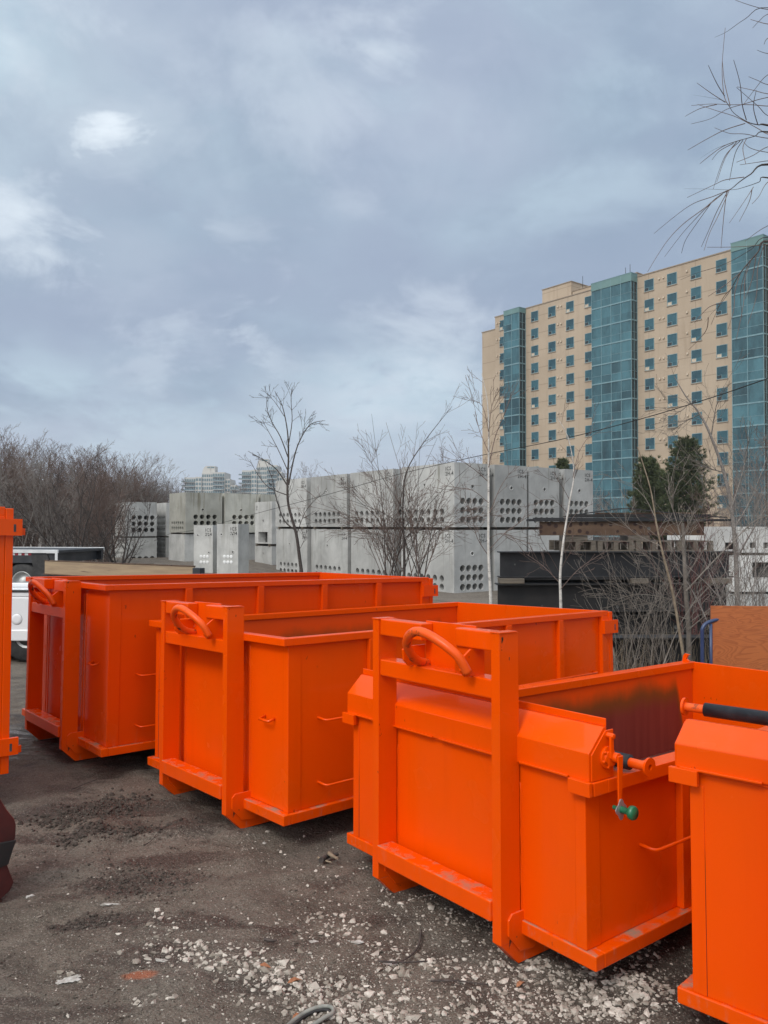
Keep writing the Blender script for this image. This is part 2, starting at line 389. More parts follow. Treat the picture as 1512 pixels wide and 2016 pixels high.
M_BARK = simple('grey_brown_bark', (.155, .137, .124), (.275, .25, .23), 30, .9)
M_BARK_D = simple('dark_bark', (.036, .029, .027), (.085, .070, .063), 30, .9)
M_BARK_R = simple('reddish_twig_bark', (.095, .062, .052), (.165, .118, .098), 20, .85)
M_BARK_DOG = simple('red_dogwood_bark', (.085, .032, .030), (.14, .06, .052), 20, .7)
M_BARK_T = simple('tan_bark', (.17, .13, .09), (.28, .23, .165), 14, .85, stretch=(1, 1, 1))
M_BARK_G = simple('pale_grey_bark', (.115, .098, .082), (.21, .185, .16), 10, .85)
def birch():
    g = G('white_birch_bark'); n = g.noise(g.co('Object', (4, 4, 26)), 2.2, 4, .6); n2 = g.noise(g.co('Object', (1, 1, 5)), 3, 3)
    col = g.mix(g.rng(n2, .3, .7), (.46, .44, .40), (.62, .60, .56)); col = g.mix(g.rng(n, .60, .68), col, (.04, .033, .03))
    return g.out(col, .8)
M_BIRCH = birch()
M_NEEDLE = simple('dark_pine_needles', (.040, .060, .028), (.11, .13, .058), 3, .8)
M_DRY = simple('dry_brown_leaf', (.26, .10, .045), (.36, .19, .10), 8, .8)
M_BLUE = simple('blue_painted_tube', (.018, .038, .105), (.03, .055, .14), 6, .42, coat=.2)
M_RUBBER = simple('black_rubber', (.018, .018, .019), (.04, .04, .04), 12, .75, .2, 60)
M_ROLLER = simple('black_tarp_vinyl', (.010, .011, .014), (.026, .028, .034), 16, .42, .3, 50)
M_GREEN = simple('green_knob_plastic', (.006, .115, .05), (.010, .15, .065), 8, .35, coat=.4)
M_ZINC = simple('zinc_plate', (.36, .38, .40), (.50, .52, .54), 20, .4, metal=.7)
M_PICK = simple('white_car_paint', (.72, .74, .76), (.76, .77, .79), 2, .25, coat=.6)
M_DARKGLASS = simple('dark_vehicle_glass', (.01, .012, .014), (.02, .022, .025), 2, .08)
M_RIM = simple('grey_wheel_steel', (.38, .39, .39), (.52, .53, .52), 8, .5, metal=.3)
M_TRUCKBLK = simple('dark_truck_steel', (.020, .022, .027), (.042, .045, .052), 4, .5)
M_REDTAPE = simple('red_reflective_tape', (.33, .014, .03), (.40, .02, .04), 6, .35)
M_DKRED = simple('dark_red_steel', (.040, .008, .008), (.085, .015, .014), 5, .4, coat=.2)
M_CABLE = simple('black_cable', (.012, .012, .012), (.02, .02, .02), 5, .7)
M_PAPER = simple('dirty_white_scrap', (.26, .245, .22), (.46, .45, .43), 30, .7)
M_SILVER = simple('bright_aluminium', (.60, .62, .63), (.72, .74, .75), 5, .4, metal=.4)

# ---------------------------------------------------------------- ground
TILT = R_(1.865)                                             # the yard falls gently away from the camera
TM = Matrix.Translation((0, 0, CAM_H)) @ Matrix.Rotation(-TILT, 4, 'X') @ Matrix.Translation((0, 0, -CAM_H))
SS, SG = [-16, -9.5, -6.67, -4.73, -2.7, -.71, 2], [.10, .075, .04, -.046, -.108, -.15, -.165]
def smooth(t): t = np.clip(t, 0, 1); return t * t * (3 - 2 * t)
def gbase(x, y):
    x = np.asarray(x, float); y = np.asarray(y, float)
    s = x * .655 - y * .756
    z = np.interp(s, SS, SG) - math.sin(TILT) / math.cos(TILT) * np.clip(y, -30, 27)
    z = np.where(y > 9, z + (0.06 - np.interp(s, SS, SG)) * smooth((y - 9) / 8), z)
    return z + .40 * smooth((-x - 3.5) / 4) * smooth((y - 12) / 5)
def ground_at(px, py):
    d = ray(px, py); t = 3.0
    for _ in range(60):
        z = CAM_H + d.z * t; t += (z - float(gbase(d.x * t, d.y * t))) / (-d.z + .04) * .8
    return d.x * t, d.y * t
SPRAY = ground_at(275, 1925); PUDDLE = ground_at(-20, 1460)
PATCH = [(ground_at(190, 1595), .75, .20, R_(14)), (ground_at(250, 1640), .75, .13, R_(12)), (ground_at(270, 1735), .42, .16, R_(18)), (ground_at(190, 1815), .30, .07, R_(15)), (ground_at(330, 1690), .35, .10, R_(15)), (ground_at(1330, 1930), .5, .45, 0.0)]
M_MUD = mud()
rs = np.random.RandomState(3)
def vnoise(x, y, cell, seed):
    r = np.random.RandomState(seed).rand(256, 256)
    u = x / cell + 1000; v = y / cell + 1000
    i = np.floor(u).astype(int); j = np.floor(v).astype(int); a = u - i; b = v - j
    a = a * a * (3 - 2 * a); b = b * b * (3 - 2 * b)
    q = lambda p, s: r[p % 256, s % 256]
    return (q(i, j) * (1 - a) + q(i + 1, j) * a) * (1 - b) + (q(i, j + 1) * (1 - a) + q(i + 1, j + 1) * a) * b - .5
def gdetail(x, y):
    c, s = math.cos(R_(20)), math.sin(R_(20)); u = x * c + y * s; v = -x * s + y * c
    return (.030 * vnoise(x, y, .9, 1) + .018 * vnoise(u * .45, v, .22, 2) + .012 * vnoise(x, y, .11, 3) + .008 * vnoise(x, y, .05, 4)
            + .060 * np.maximum(0, vnoise(u * .5, v, .13, 5) - .05) * np.maximum(0, vnoise(x, y, .8, 6) + .2) * 4)
def gz(x, y): return float(gbase(x, y) + gdetail(np.array([x]), np.array([y]))[0])
def build_ground():
    def axis(lo, hi, d, ext):
        a = list(np.arange(lo, hi, d)); st = d
        while a[-1] < ext[1]: st *= 1.25; a.append(a[-1] + st)
        st = d; b = [lo]
        while b[-1] > ext[0]: st *= 1.25; b.append(b[-1] - st)
        return np.array(b[:0:-1] + a)
    xs = axis(-4.5, 3.4, .028, (-3500, 3500)); ys = axis(1.6, 8.2, .028, (-3500, 3500))
    X, Y = np.meshgrid(xs, ys); fade = np.clip(1 - (np.hypot(X, Y - 4) - 12) / 20, 0, 1)
    Z = gbase(X, Y) + gdetail(X, Y) * fade
    v = np.stack([X, Y, Z], -1).reshape(-1, 3); nx, ny = len(xs), len(ys)
    i = (np.arange(ny - 1)[:, None] * nx + np.arange(nx - 1)[None]).ravel()
    f = np.stack([i, i + 1, i + nx + 1, i + nx], -1)
    me = bpy.data.meshes.new('ground'); me.vertices.add(len(v)); me.vertices.foreach_set('co', v.ravel())
    me.loops.add(f.size); me.loops.foreach_set('vertex_index', f.ravel()); me.polygons.add(len(f))
    me.polygons.foreach_set('loop_start', np.arange(len(f)) * 4); me.polygons.foreach_set('use_smooth', np.ones(len(f), bool))
    me.materials.append(M_MUD); me.update(calc_edges=True); me.validate()
    tag(link('ground', me), kind='structure')
build_ground()

# ---------------------------------------------------------------- hook-lift bins
P_, W_, D_, YS, SZ0, SZ1 = .4523, .0505, .119, .1161, .122, .181
def bin_matrix(X, Y, yaw, g, tx, ty):
    return TM @ Matrix.Translation((X, Y, g)) @ Matrix.Rotation(yaw, 4, 'Z') @ Matrix.Rotation(tx, 4, 'X') @ Matrix.Rotation(-ty, 4, 'Y')
def build_bin(X, Y, yaw, g, tx, ty, H, R, L, W, label, low=False, rt=.045, ledge=.03, edge=1.0, paint=None, ribs=(.76, 1.42, 2.09, 2.73), frame=True, rods=True):
    root = empty('hooklift_bin', mat=bin_matrix(X, Y, yaw, g, tx, ty)); tag(root, label, 'dumpster', 'orange hook-lift bins in the yard')
    paint = paint or M_OR
    b = W / 2 - ledge; t = .02; zf = SZ1
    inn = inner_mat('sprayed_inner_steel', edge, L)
    y0 = YS + (.012 if low else .05)                             # front sheet
    m = MB()
    m.box(-b, b, y0, y0 + t, zf, R - (.0125 if low else rt), 0, {'k': 1})
    m.box(-b, -b + t, y0 + t, L - .03, zf, R - rt, 0, {'r': 1}); m.box(b - t, b, y0 + t, L - .03, zf, R - rt, 0, {'l': 1})
    m.box(-b, b, y0, L, zf - .012, zf - .002, 2)
    m.box(-b - .004, -b + .05, y0 - .004, y0 + .09, zf, R - rt - .001, 0, {'r': 1}); m.box(b - .05, b + .004, y0 - .004, y0 + .09, zf, R - rt - .001, 0, {'l': 1, 'k': 1})
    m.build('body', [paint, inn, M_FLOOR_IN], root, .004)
    d = MB(); d.box(-b + .004, b - .004, L - .028, L, zf + .004, R - .002, 0); d.build('rear_door', [paint], root, .003)
    m = MB()                                                     # top rim, four tubes butted end to end
    rw = ledge + .035
    if low: m.box(-W / 2 + .09, W / 2 - .09, YS, YS + rw, R - .012, R); m.box(-W / 2, -W / 2 + .0899, YS, YS + rw, R - rt, R); m.box(W / 2 - .0899, W / 2, YS, YS + rw, R - rt, R)
    else: m.box(-W / 2, W / 2, YS, YS + rw, R - rt, R)
    m.box(-W / 2, -W / 2 + rw, YS + rw, L, R - rt, R); m.box(W / 2 - rw, W / 2, YS + rw, L, R - rt, R)
    m.build('rim', [paint], root, .004)
    for s in (-1, 1):                                            # ribs along both sides, rear corner posts
        for yy in ribs:
            r = MB(); r.box(s * b, s * (b + .035), yy, yy + .06, zf, R - rt, 0); r.build('rib', [paint], root, .004)
        r = MB(); r.box(s * (b - .03), s * (b + .04), L + .001, L + .05, zf - .02, R - .01); r.box(s * b, s * (b + .036), L - .10, L, zf, R - rt); r.build('corner_post', [paint], root, .004)
        for zz in (R - .19, zf + .10):
            h = MB(); h.box(s * (b + .037), s * (b + .062), L - .10, L + .10, zz, zz + .11); h.box(s * (b + .02), s * (b + .0371), L + .052, L + .125, zz + .004, zz + .05)
            h.box(s * (b + .0622), s * (b + .0633), L + .045, L + .06, zz + .025, zz + .075, 1)
            h.build('hinge', [paint, M_BLACKMARK], root, .003)
    m = MB()                                                     # base rail
    m.box(-W / 2, W / 2, YS, YS + .055, SZ0, SZ1)
    for s in (-1, 1): m.box(min(s * W / 2, s * (W / 2 - ledge - .02)), max(s * W / 2, s * (W / 2 - ledge - .02)), YS + .055, L, SZ0, SZ1 - .001)
    m.box(-W / 2 + ledge, W / 2 - ledge, L - .06, L + .001, SZ0 - .001, SZ1 - .003)
    m.build('base_rail', [M_BASE], root, .005)
    for s in (-1, 1):                                            # long skids with chamfered noses
        x0, x1 = (P_ - W_ - .001, P_ - .001) if s > 0 else (-P_ + .001, -P_ + W_ + .001)
        k = MB(); k.prism([(D_ + .001, .30), (D_ + .001, SZ0), (L, SZ0), (L, 0), (.1064, 0), (.004, .0990), (.004, .0993), (D_, .0995)], 0, x0, x1)
        k.build('skid', [M_FRAME], root)
        gx0, gx1 = (P_, P_ + .012) if s > 0 else (-P_ + W_, -P_ + W_ + .012)
        q = MB(); q.prism([(.035, .135), (.105, .055), (.20, .045), (.225, .075), (.225, .20), (.20, .222), (.06, .222), (.035, .20)], 0, gx0 + .0005, gx1)
        q.build('gusset', [M_FRAME], root, .003)
    if frame:
        for s in (-1, 1):
            x0, x1 = (P_ - W_, P_) if s > 0 else (-P_, -P_ + W_)
            p = MB(); p.box(x0, x1, 0, D_, .0997, H); p.box(x0 - .004, x1 + .004, -.004, D_ * .9, H - .0005, H + .006); wr = random.Random(int(x0 * 1000) + int(X * 100))
            for q_ in (x0, x1): zz_ = np.arange(.2, min(H, R) - .07, .035); p.tube([(q_ + wr.gauss(0, .0012), y0 - .001, z_) for z_ in zz_], [wr.uniform(.003, .0062) for _ in zz_], 5)
            p.build('post', [M_FRAME], root, .006)
        xi = P_ - W_
        def bar(x0, x1, y0_, y1_, z0, z1):
            c = MB(); c.box(x0, x1, y0_, y1_, z0, z1); c.build('crossbar', [M_FRAME], root, .006)
        bar(-xi, xi, .008, .105, H - .285, H - .202)
        bar(-xi, xi, -.012, .09, .186, .272)
        bar(-xi, -.075, .008, .085, H - .080, H + .003); bar(.165, xi, .008, .085, H - .080, H + .003)
        pl = MB(); pl.box(-.13, .22, .0855, .097, H - .215, H + .010); pl.build('hook_plate', [M_FRAME], root, .002)
        z = H - 1.407
        pts = [(-.116, .085, 1.21), (-.094, 0, 1.233), (-.075, -.06, 1.277), (-.052, -.1, 1.327), (-.011, -.118, 1.368), (.049, -.125, 1.392), (.109, -.122, 1.388), (.172, -.11, 1.365), (.234, -.09, 1.329), (.272, -.065, 1.289), (.29, -.03, 1.222)]
        hk = MB(); hk.tube([(a, c, e + z) for a, c, e in catmull(pts, 4)], .0215, 12)
        ho = hk.build('hook_bar', [M_HOOK], root)
        for x_, pr in ((-.146, [(.085, 1.204), (-.02, 1.204), (-.05, 1.235), (-.055, 1.285), (-.03, 1.30), (.085, 1.30)]), (.266, [(.085, 1.204), (-.035, 1.204), (-.062, 1.235), (-.05, 1.29), (.0, 1.325), (.085, 1.325)])):
            wp = MB(); wp.prism(pr, 0, x_, x_ + .012, M=Matrix.Translation((0, 0, z))); wp.build('weld_plate', [M_FRAME], ho, .002)
        wp = MB(); wp.box(.15, .2655, .02, .032, 1.205 + z, 1.33 + z); wp.build('weld_plate', [M_FRAME], ho, .002)
    if rods:
        zs = (.31, .69) if not low else (.505,)
        for s in (-1, 1):
            for zz in zs:
                y_a = .38 if not low else .49
                r = MB(); xo = s * (b + .085); xa = s * b
                r.tube([(xa - s * .01, y_a, zz + .010), (xa + s * .05, y_a + .012, zz + .001), (xa + s * .066, y_a + .022, zz - .001), (xa + s * .072, y_a + .04, zz), (xa + s * .072, (y_a + L) / 2, zz + .004), (xa + s * .072, L - .24, zz), (xa + s * .06, L - .22, zz), (xa - s * .01, L - .20, zz)], .0075, 8)
                r.build('tarp_rod', [paint], root)
    if not low:
        r = MB(); r.tube([(.628, y0, .705 + (R - 1.19) * .4), (.628, y0 - .045, .69 + (R - 1.19) * .4), (.628 + .1, y0 - .045, .69 + (R - 1.19) * .4), (.628 + .1, y0, .70 + (R - 1.19) * .4)], .008, 8)
        r.build('rung', [paint], root); r = MB(); r.tube([(-.628, y0, .69 + (R - 1.19) * .4), (-.628, y0 - .045, .69 + (R - 1.19) * .4), (-.728, y0 - .045, .69 + (R - 1.19) * .4), (-.728, y0, .69 + (R - 1.19) * .4)], .008, 8)
        r.build('rung', [paint], root)
    return root
def catmull(p, k=5):
    p = [Vector(q) for q in p]; o = []
    for i in range(len(p) - 1):
        a, b, c, d = p[max(i - 1, 0)], p[i], p[i + 1], p[min(i + 2, len(p) - 1)]
        for j in range(k):
            t = j / k
            o.append(.5 * ((2 * b) + (c - a) * t + (2 * a - 5 * b + 4 * c - d) * t * t + (3 * b - 3 * c + d - a) * t ** 3))
    o.append(p[-1]); return o
def add_cover(root, R, W, roller, crank, hs=1.0, rr_=.031, fr_=.038):
    """boxy front cover with the tarp roller behind it"""
    w = W / 2 - .012; y0 = YS - .010
    c = MB(); prof = [(y0, R + .0005), (y0, R + .112 * hs), (y0 + .095, R + .205 * hs), (y0 + .115, R + .205 * hs), (y0 + .118, R + .0005)]
    c.prism(prof, 0, -w, w, 0)
    if crank: c.box(-w - .001, w + .001, y0 + .108, y0 + .114, R + .2052, R + .238)
    o = c.build('cover', [M_OR], root, .005)
    for s in (-1, 1):
        e = MB(); e.prism([(y0 + .010, R + .002), (y0 + .010, R + .106 * hs), (y0 + .100, R + .192 * hs), (y0 + .150, R + .192 * hs), (y0 + .150, R + .002)], 0, s * (w + .0005), s * (w + .007)); e.build('end_plate', [M_OR], o, .002)
    sm = MB()
    for a, b_ in ((-w + .02, -.52), (-.47, -.10), (-.05, .33), (.47, w - .10)):
        sm.box(a, b_, y0 - .011, y0 - .001, R + .001, R + .010)
    for s in (-1, 1): sm.box(s * (w - .09), s * (w + .018), y0 - .022, y0 - .0012, R - .052, R + .004)
    sm.build('weld_lip', [M_OR], o, .002)
    r = MB(); xe0, xe1, yy, zz, a0, a1 = roller
    r.lathe([(0, 0), (0, rr_), (xe1 - xe0, rr_), (xe1 - xe0, 0)], (xe0, yy, zz), (1, 0, 0), 20)
    ro = r.build('tarp_roller', [M_ROLLER], root)
    for s, xx, ext in ((-1, xe0, a0), (1, xe1, a1)):
        f = MB(); f.lathe([(0, rr_ * .64), (s * ext, rr_ * .64)], (xx, yy, zz), (1, 0, 0), 16, 0)
        [f.lathe(q_, (xx, yy, zz), (1, 0, 0), 28, 1, sm_) for q_, sm_ in (([(s * ext, .014), (s * ext, fr_)], False), ([(s * ext, fr_), (s * (ext + .009), fr_)], True), ([(s * (ext + .009), fr_), (s * (ext + .009), .012)], False), ([(s * (ext + .009), .012), (s * (ext - .02), .012)], True), ([(s * (ext - .02), .012), (s * (ext - .02), 0)], False))]; f.build('end_flange', [M_HOOK, M_OR], ro)
    if crank:
        x = w + .007; cy, cz = y0 + .105, R + .085
        g = MB(); g.lathe([(0, 0), (0, .045), (.010, .045), (.010, .028), (.018, .028), (.018, 0)], (x, cy, cz), (1, 0, 0), 24)
        for k in range(6):
            th = k * math.pi / 3 + .3; g.lathe([(.010, .006), (.018, .006), (.018, 0)], (x, cy + .037 * math.cos(th), cz + .037 * math.sin(th)), (1, 0, 0), 6)
        g.box(x + .018, x + .028, cy - .008, cy + .010, cz + .0, cz + .085); g.lathe([(.0, .011), (.034, .011), (.034, 0)], (x, cy + .004, cz + .088), (1, 0, 0), 8)
        g.lathe([(.018, .020), (.045, .020), (.045, 0)], (x, cy + .018, cz + .002), (1, 0, 0), 16); g.box(x + .012, x + .02, cy - .012, cy + .025, cz - .032, cz - .004)
        co = g.build('crank', [M_FRAME], root, .001)
        h = MB(); h.prism([(cy + .004, cz + .012), (cy + .036, cz + .012), (cy + .022, cz - .205), (cy + .004, cz - .205)], 0, x + .0455, x + .053); h.build('crank_arm', [M_FRAME], co, .002)
        z_ = MB(); n = 22; z_.prism([(cy + .013 + (.030 + .006 * math.cos(4 * t_)) * math.cos(t_), cz - .195 + (.036 + .006 * math.cos(4 * t_)) * math.sin(t_)) for t_ in [2 * math.pi * k / n for k in range(n)]], 0, x + .054, x + .058); z_.build('lock_plate', [M_ZINC], co)
        kb = MB(); kb.lathe([(.0581, .014), (.085, .013), (.092, .018), (.100, .027), (.112, .028), (.120, .024), (.122, 0)], (x, cy + .013, cz - .195), (1, 0, 0), 20); kb.lathe([(.020, .009), (.0445, .009)], (x, cy + .013, cz - .195), (1, 0, 0), 8)
        kb.build('knob', [M_GREEN], co)

B1 = build_bin(-2.759, 6.4343, R_(-49.10), .0403, -.0039, -.0087, 1.3795, 1.3711, 3.4191, 1.88, 'long tall orange open bin at far left, its rim level with its hook frame', paint=M_OR_RED, rt=.0425, edge=.55)
B2 = build_bin(-1.2507, 5.1708, R_(-48.79), -.046, 0, .0055, 1.3501, 1.1863, 3.4241, 1.795, 'open orange bin second in the row, hook frame standing above its uncovered front rim', edge=.98)
B3 = build_bin(.216, 3.7547, R_(-52.45), -.1083, .0014, -.0037, 1.4073, .849, 3.5335, 1.70, 'low orange bin with boxy front cover, green-knobbed crank and tall hook frame', low=True, rt=.055, ledge=.055, edge=.70)
add_cover(B3, .849, 1.69, (-.70, .845, .36, .89, .05, .085), True)
B4 = build_bin(1.609, 2.338, R_(-44.6), -.15, 0, -.003, 1.55, .99, 3.5, 1.69, 'low covered orange bin cut off by the right edge of the view', low=True, rt=.055, ledge=.06, edge=.85)
add_cover(B4, .99, 1.69, (-.775, .75, .245, 1.192, .075, .09), False, .80, .026, .034)
hk = MB(); hk.prism([(-.825, .85), (-.765, .85), (-.768, .862), (-.790, .875), (-.775, .905), (-.760, .912), (-.800, .918), (-.815, .90)], 1, 3.44, 3.46)
hk.build('latch_hook', [M_OR], B3)
B0 = build_bin(-5.66, 3.62, R_(-49), .03, .004, 0, 1.9, 1.90, 3.42, 1.8, 'tall orange bin at the left edge of the view, rear hinge corner showing', rt=.06, edge=1.2, frame=True, rods=False, ribs=(.76, 1.42, 2.09, 2.6))

# ---------------------------------------------------------------- dark red bucket at the left edge
def bucket():
    gx, gy = ground_at(10, 1768); Y = gy
    pv = at(28, 1622, Y); zg_ = float(gbase(pv.x, Y))
    root = empty('loader_bucket', (pv.x, Y, zg_), R_(40)); tag(root, 'dark red curved steel bucket standing at the left edge before the tall bin', 'loader bucket')
    P = lambda L_: [(at(a, b, Y).x - pv.x, at(a, b, Y).z - zg_) for a, b in L_]
    up = P([(-90, 1566), (-40, 1556), (0, 1564), (12, 1588), (26, 1610), (29, 1622), (28, 1645), (21, 1668), (13, 1694)]); lo = P([(13, 1696), (19, 1716), (25, 1733), (18, 1748), (0, 1760), (-60, 1772), (-150, 1778)])
    lo = [(x, max(z, .004)) for x, z in lo]
    def sheet(o_, t): return o_ + [(x - t * .9, z - (t * .5 if z > .3 else -t * .6)) for x, z in o_[::-1]]
    m = MB(); m.prism(sheet(up, .03), 1, 0, .34); m.build('shell', [M_DKRED], root)
    m = MB(); m.prism(sheet(lo, .03), 1, 0, .34); m.build('cutting_edge', [M_DKRED], root)
    for y_ in (-.022, .341):
        m = MB(); m.prism(up[1:] + lo[:-1] + [(lo[-2][0] + .02, .30)], 1, y_, y_ + .02); m.build('side_plate', [M_DKRED], root, .004)
    m = MB(); m.prism(P([(-10, 1648), (29, 1650), (22, 1668), (14, 1694), (-10, 1698)]), 1, -.034, -.0225); m.build('wear_plate', [M_DKSTEEL], root, .003)
bucket()

# ---------------------------------------------------------------- plants
def rot_away(d, ang, az):
    d = d.normalized(); q = Vector((0, 0, 1)) if abs(d.z) < .9 else Vector((1, 0, 0))
    a = d.cross(q).normalized(); b = a.cross(d)
    return (d * math.cos(ang) + (a * math.cos(az) + b * math.sin(az)) * math.sin(ang)).normalized()
def grow(mb, rng, p, d, L, r, lvl, P):
    """one limb and its children; P: per-level dict list"""
    q = P[lvl]; n = q['seg']; pts = [p]; rad = [r]; cur = d.normalized(); step = L / n
    for i in range(n):
        cur = (cur + Vector((rng.gauss(0, 1), rng.gauss(0, 1), rng.gauss(0, 1))) * q['wob'] + Vector((0, 0, q['up']))).normalized()
        pts.append(pts[-1] + cur * step); rad.append(max(r * (1 - (i + 1) / n * q.get('tap', .85)), P[0].get('rmin', .002)))
    mb.tube(pts, rad, q['sides'], q.get('mi', 0), cap=False)
    if lvl + 1 < len(P):
        c = P[lvl + 1]; k = rng.randint(*c['n'])
        for j in range(k):
            t = c['t0'] + (c['t1'] - c['t0']) * ((j + rng.random()) / k); f = t * n; i = min(int(f), n - 1)
            pp = pts[i].lerp(pts[i + 1], f - i); dd = (pts[i + 1] - pts[i]).normalized()
            rr = (rad[i] + (rad[i + 1] - rad[i]) * (f - i)) * c['rr']
            nd = rot_away(dd, R_(rng.uniform(*c['ang'])), rng.uniform(0, 6.283) if 'az' not in c else c['az'] + rng.uniform(-.7, .7))
            grow(mb, rng, pp, nd, L * rng.uniform(*c['len']) * (1 - c.get('fall', .5) * t), max(rr, P[0].get('rmin', .002)), lvl + 1, P)
def stems_tree(seed, H, nst, P, spread, r0, mats, name='trunk'):
    rng = random.Random(seed); mb = MB()
    for i in range(nst):
        az = 6.283 * i / max(nst, 1) + rng.uniform(-.5, .5); tilt = R_(rng.uniform(*spread))
        d = Vector((math.sin(tilt) * math.cos(az), math.sin(tilt) * math.sin(az), math.cos(tilt)))
        o = Vector((math.cos(az), math.sin(az), 0)) * (.02 + .05 * nst ** .5 * rng.random())
        grow(mb, rng, o - Vector((0, 0, .1)), d, H * rng.uniform(.7, 1.0), r0 * rng.uniform(.6, 1.0), 0, P)
    return mb
def place_tree(mb, name, mats, loc, label, cat='tree', group=None, part='branches', rz=0.0):
    root = empty(name, loc, rz); tag(root, label, cat, group); mb.build(part, mats, root, fix=False); return root
PB = lambda rmin, a, b, c: [dict(seg=7, wob=.06, up=.03, sides=5, rmin=rmin), dict(n=a, t0=.22, t1=.97, ang=(22, 50), len=(.30, .55), rr=.55, seg=5, wob=.09, up=.05, sides=4, fall=.55),
                            dict(n=b, t0=.15, t1=.95, ang=(22, 55), len=(.35, .6), rr=.6, seg=4, wob=.11, up=.05, sides=3, fall=.4), dict(n=c, t0=.2, t1=.95, ang=(22, 50), len=(.35, .6), rr=.7, seg=2, wob=.12, up=.04, sides=3, fall=.3)]
# left thicket: many separate multi-stemmed bare trees
thick = [stems_tree(100 + i, 6.2, 6 + i % 3, PB(.0055, (9, 12), (4, 7), (2, 4)), (3, 24), .055, None) for i in range(5)]
LAB_T = 'one of the bare multi-stemmed trees massed into the grey thicket left of the concrete vaults'
meshes = []
rng = random.Random(5)
spots = []
for i in range(64):
    Y = rng.uniform(32, 54); px = rng.uniform(-60, 290) if i < 54 else rng.uniform(260, 350); spots.append((px, Y))
top_line = lambda px: np.interp(px, [-60, 0, 60, 120, 180, 235, 290, 350], [838, 842, 850, 866, 862, 885, 915, 935])
for i, (px, Y) in enumerate(spots):
    if px > 205: Y = rng.uniform(54, 62)
    X = (px - CX) / F_PX * Y; z0 = float(gbase(X, Y)); ztop = at(px, top_line(px) + rng.uniform(-8, 45), Y).z
    if i < 5:
        root = empty('bare_tree', (X, Y, z0)); o = thick[i].build('branches', [M_BARK if i % 2 else M_BARK_R], root, fix=False); meshes.append(o.data); tmax = None
    else:
        root = empty('bare_tree', (X, Y, z0)); link('branches', meshes[i % 5], root)
    zz = np.array([v.co.z for v in meshes[i % 5].vertices]) if i < 5 else None
    if i < 5: meshes[i]['top'] = float(zz.max())
    s = (ztop - z0) / meshes[i % 5]['top']; root.scale = (s, s, s); root.rotation_euler = (0, 0, rng.uniform(0, 6.28))
    tag(root, LAB_T, 'tree', 'bare trees of the thicket')
# spreading bare tree in front of the left vaults
def leaning(seed, H, nst, spread, r0, P): return stems_tree(seed, H, nst, P, spread, r0, None)
for px, Y, H, sd, lab in ((150, 30, 5.0, 21, 'dark spreading bare tree reaching over the leftmost vaults, stems fanned wide'), (235, 31, 3.4, 22, 'smaller dark bare shrub with arching stems before the twelve-hole vault')):
    X = (px - CX) / F_PX * Y; z0 = float(gbase(X, Y))
    mb = leaning(sd, H, 7, (14, 52), .06, [dict(seg=8, wob=.07, up=.05, sides=5, rmin=.006), dict(n=(7, 9), t0=.2, t1=.97, ang=(20, 50), len=(.32, .5), rr=.55, seg=5, wob=.1, up=.03, sides=4), dict(n=(3, 5), t0=.2, t1=.95, ang=(22, 55), len=(.4, .6), rr=.6, seg=4, wob=.12, up=.03, sides=3), dict(n=(2, 3), t0=.2, t1=.95, ang=(22, 50), len=(.35, .6), rr=.7, seg=2, wob=.12, up=.04, sides=3)])
    place_tree(mb, 'bare_tree', [M_BARK_D], (X, Y, z0), lab)
def traced(name, trunks, Y, mats, label, r_twig=.004, seed=1, dj=.25, cat='tree', twigs=None, group=None, base=None):
    """a tree whose limbs follow given outlines, each at its own depth around Y"""
    rng = random.Random(seed); mb = MB(); tw = MB()
    x0, y0 = base or trunks[0][0][0]; b = at(x0, y0, Y); b.z = float(gbase(b.x, b.y))
    root = empty(name, b); tag(root, label, cat, group)
    for pts, r0, r1 in trunks:
        n = len(pts); a0 = rng.uniform(-dj, dj); a1 = rng.uniform(-dj, dj)
        w = [at(x, y, Y + (0 if r0 > .03 else a0 + (a1 - a0) * i / max(n - 1, 1))) - b for i, (x, y) in enumerate(pts)]
        w = catmull(w, 4); k = len(w)
        rad = [r0 + (r1 - r0) * i / (k - 1) for i in range(k)]
        if pts is trunks[0][0]: w[0].z = min(w[0].z, -.05)
        (mb if (pts is trunks[0][0] or r0 > .012) else tw).tube(w, rad, 6 if r0 > .012 else 4, 0, cap=False)
        if twigs:
            for j in range(rng.randint(*twigs['n'])):
                i = rng.randint(int(k * twigs.get('t0', .3)), k - 2); d = (w[i + 1] - w[i]).normalized()
                grow(tw, rng, w[i], rot_away(d, R_(rng.uniform(*twigs['ang'])), rng.uniform(0, 6.28)), rng.uniform(*twigs['len']), min(rad[i] * .7, twigs['r']), 0,
                     [dict(seg=4, wob=.09, up=twigs.get('up', .05), sides=3, rmin=r_twig), dict(n=twigs.get('n2', (1, 3)), t0=.25, t1=.95, ang=(22, 45), len=(.4, .7), rr=.7, seg=3, wob=.1, up=.04, sides=3)])
    mb.build('trunk', [mats[0]], root, fix=False)
    if tw.n: tw.build('twigs', [mats[1 if len(mats) > 1 else 0]], root, fix=False)
    return root
Yt = 19.0
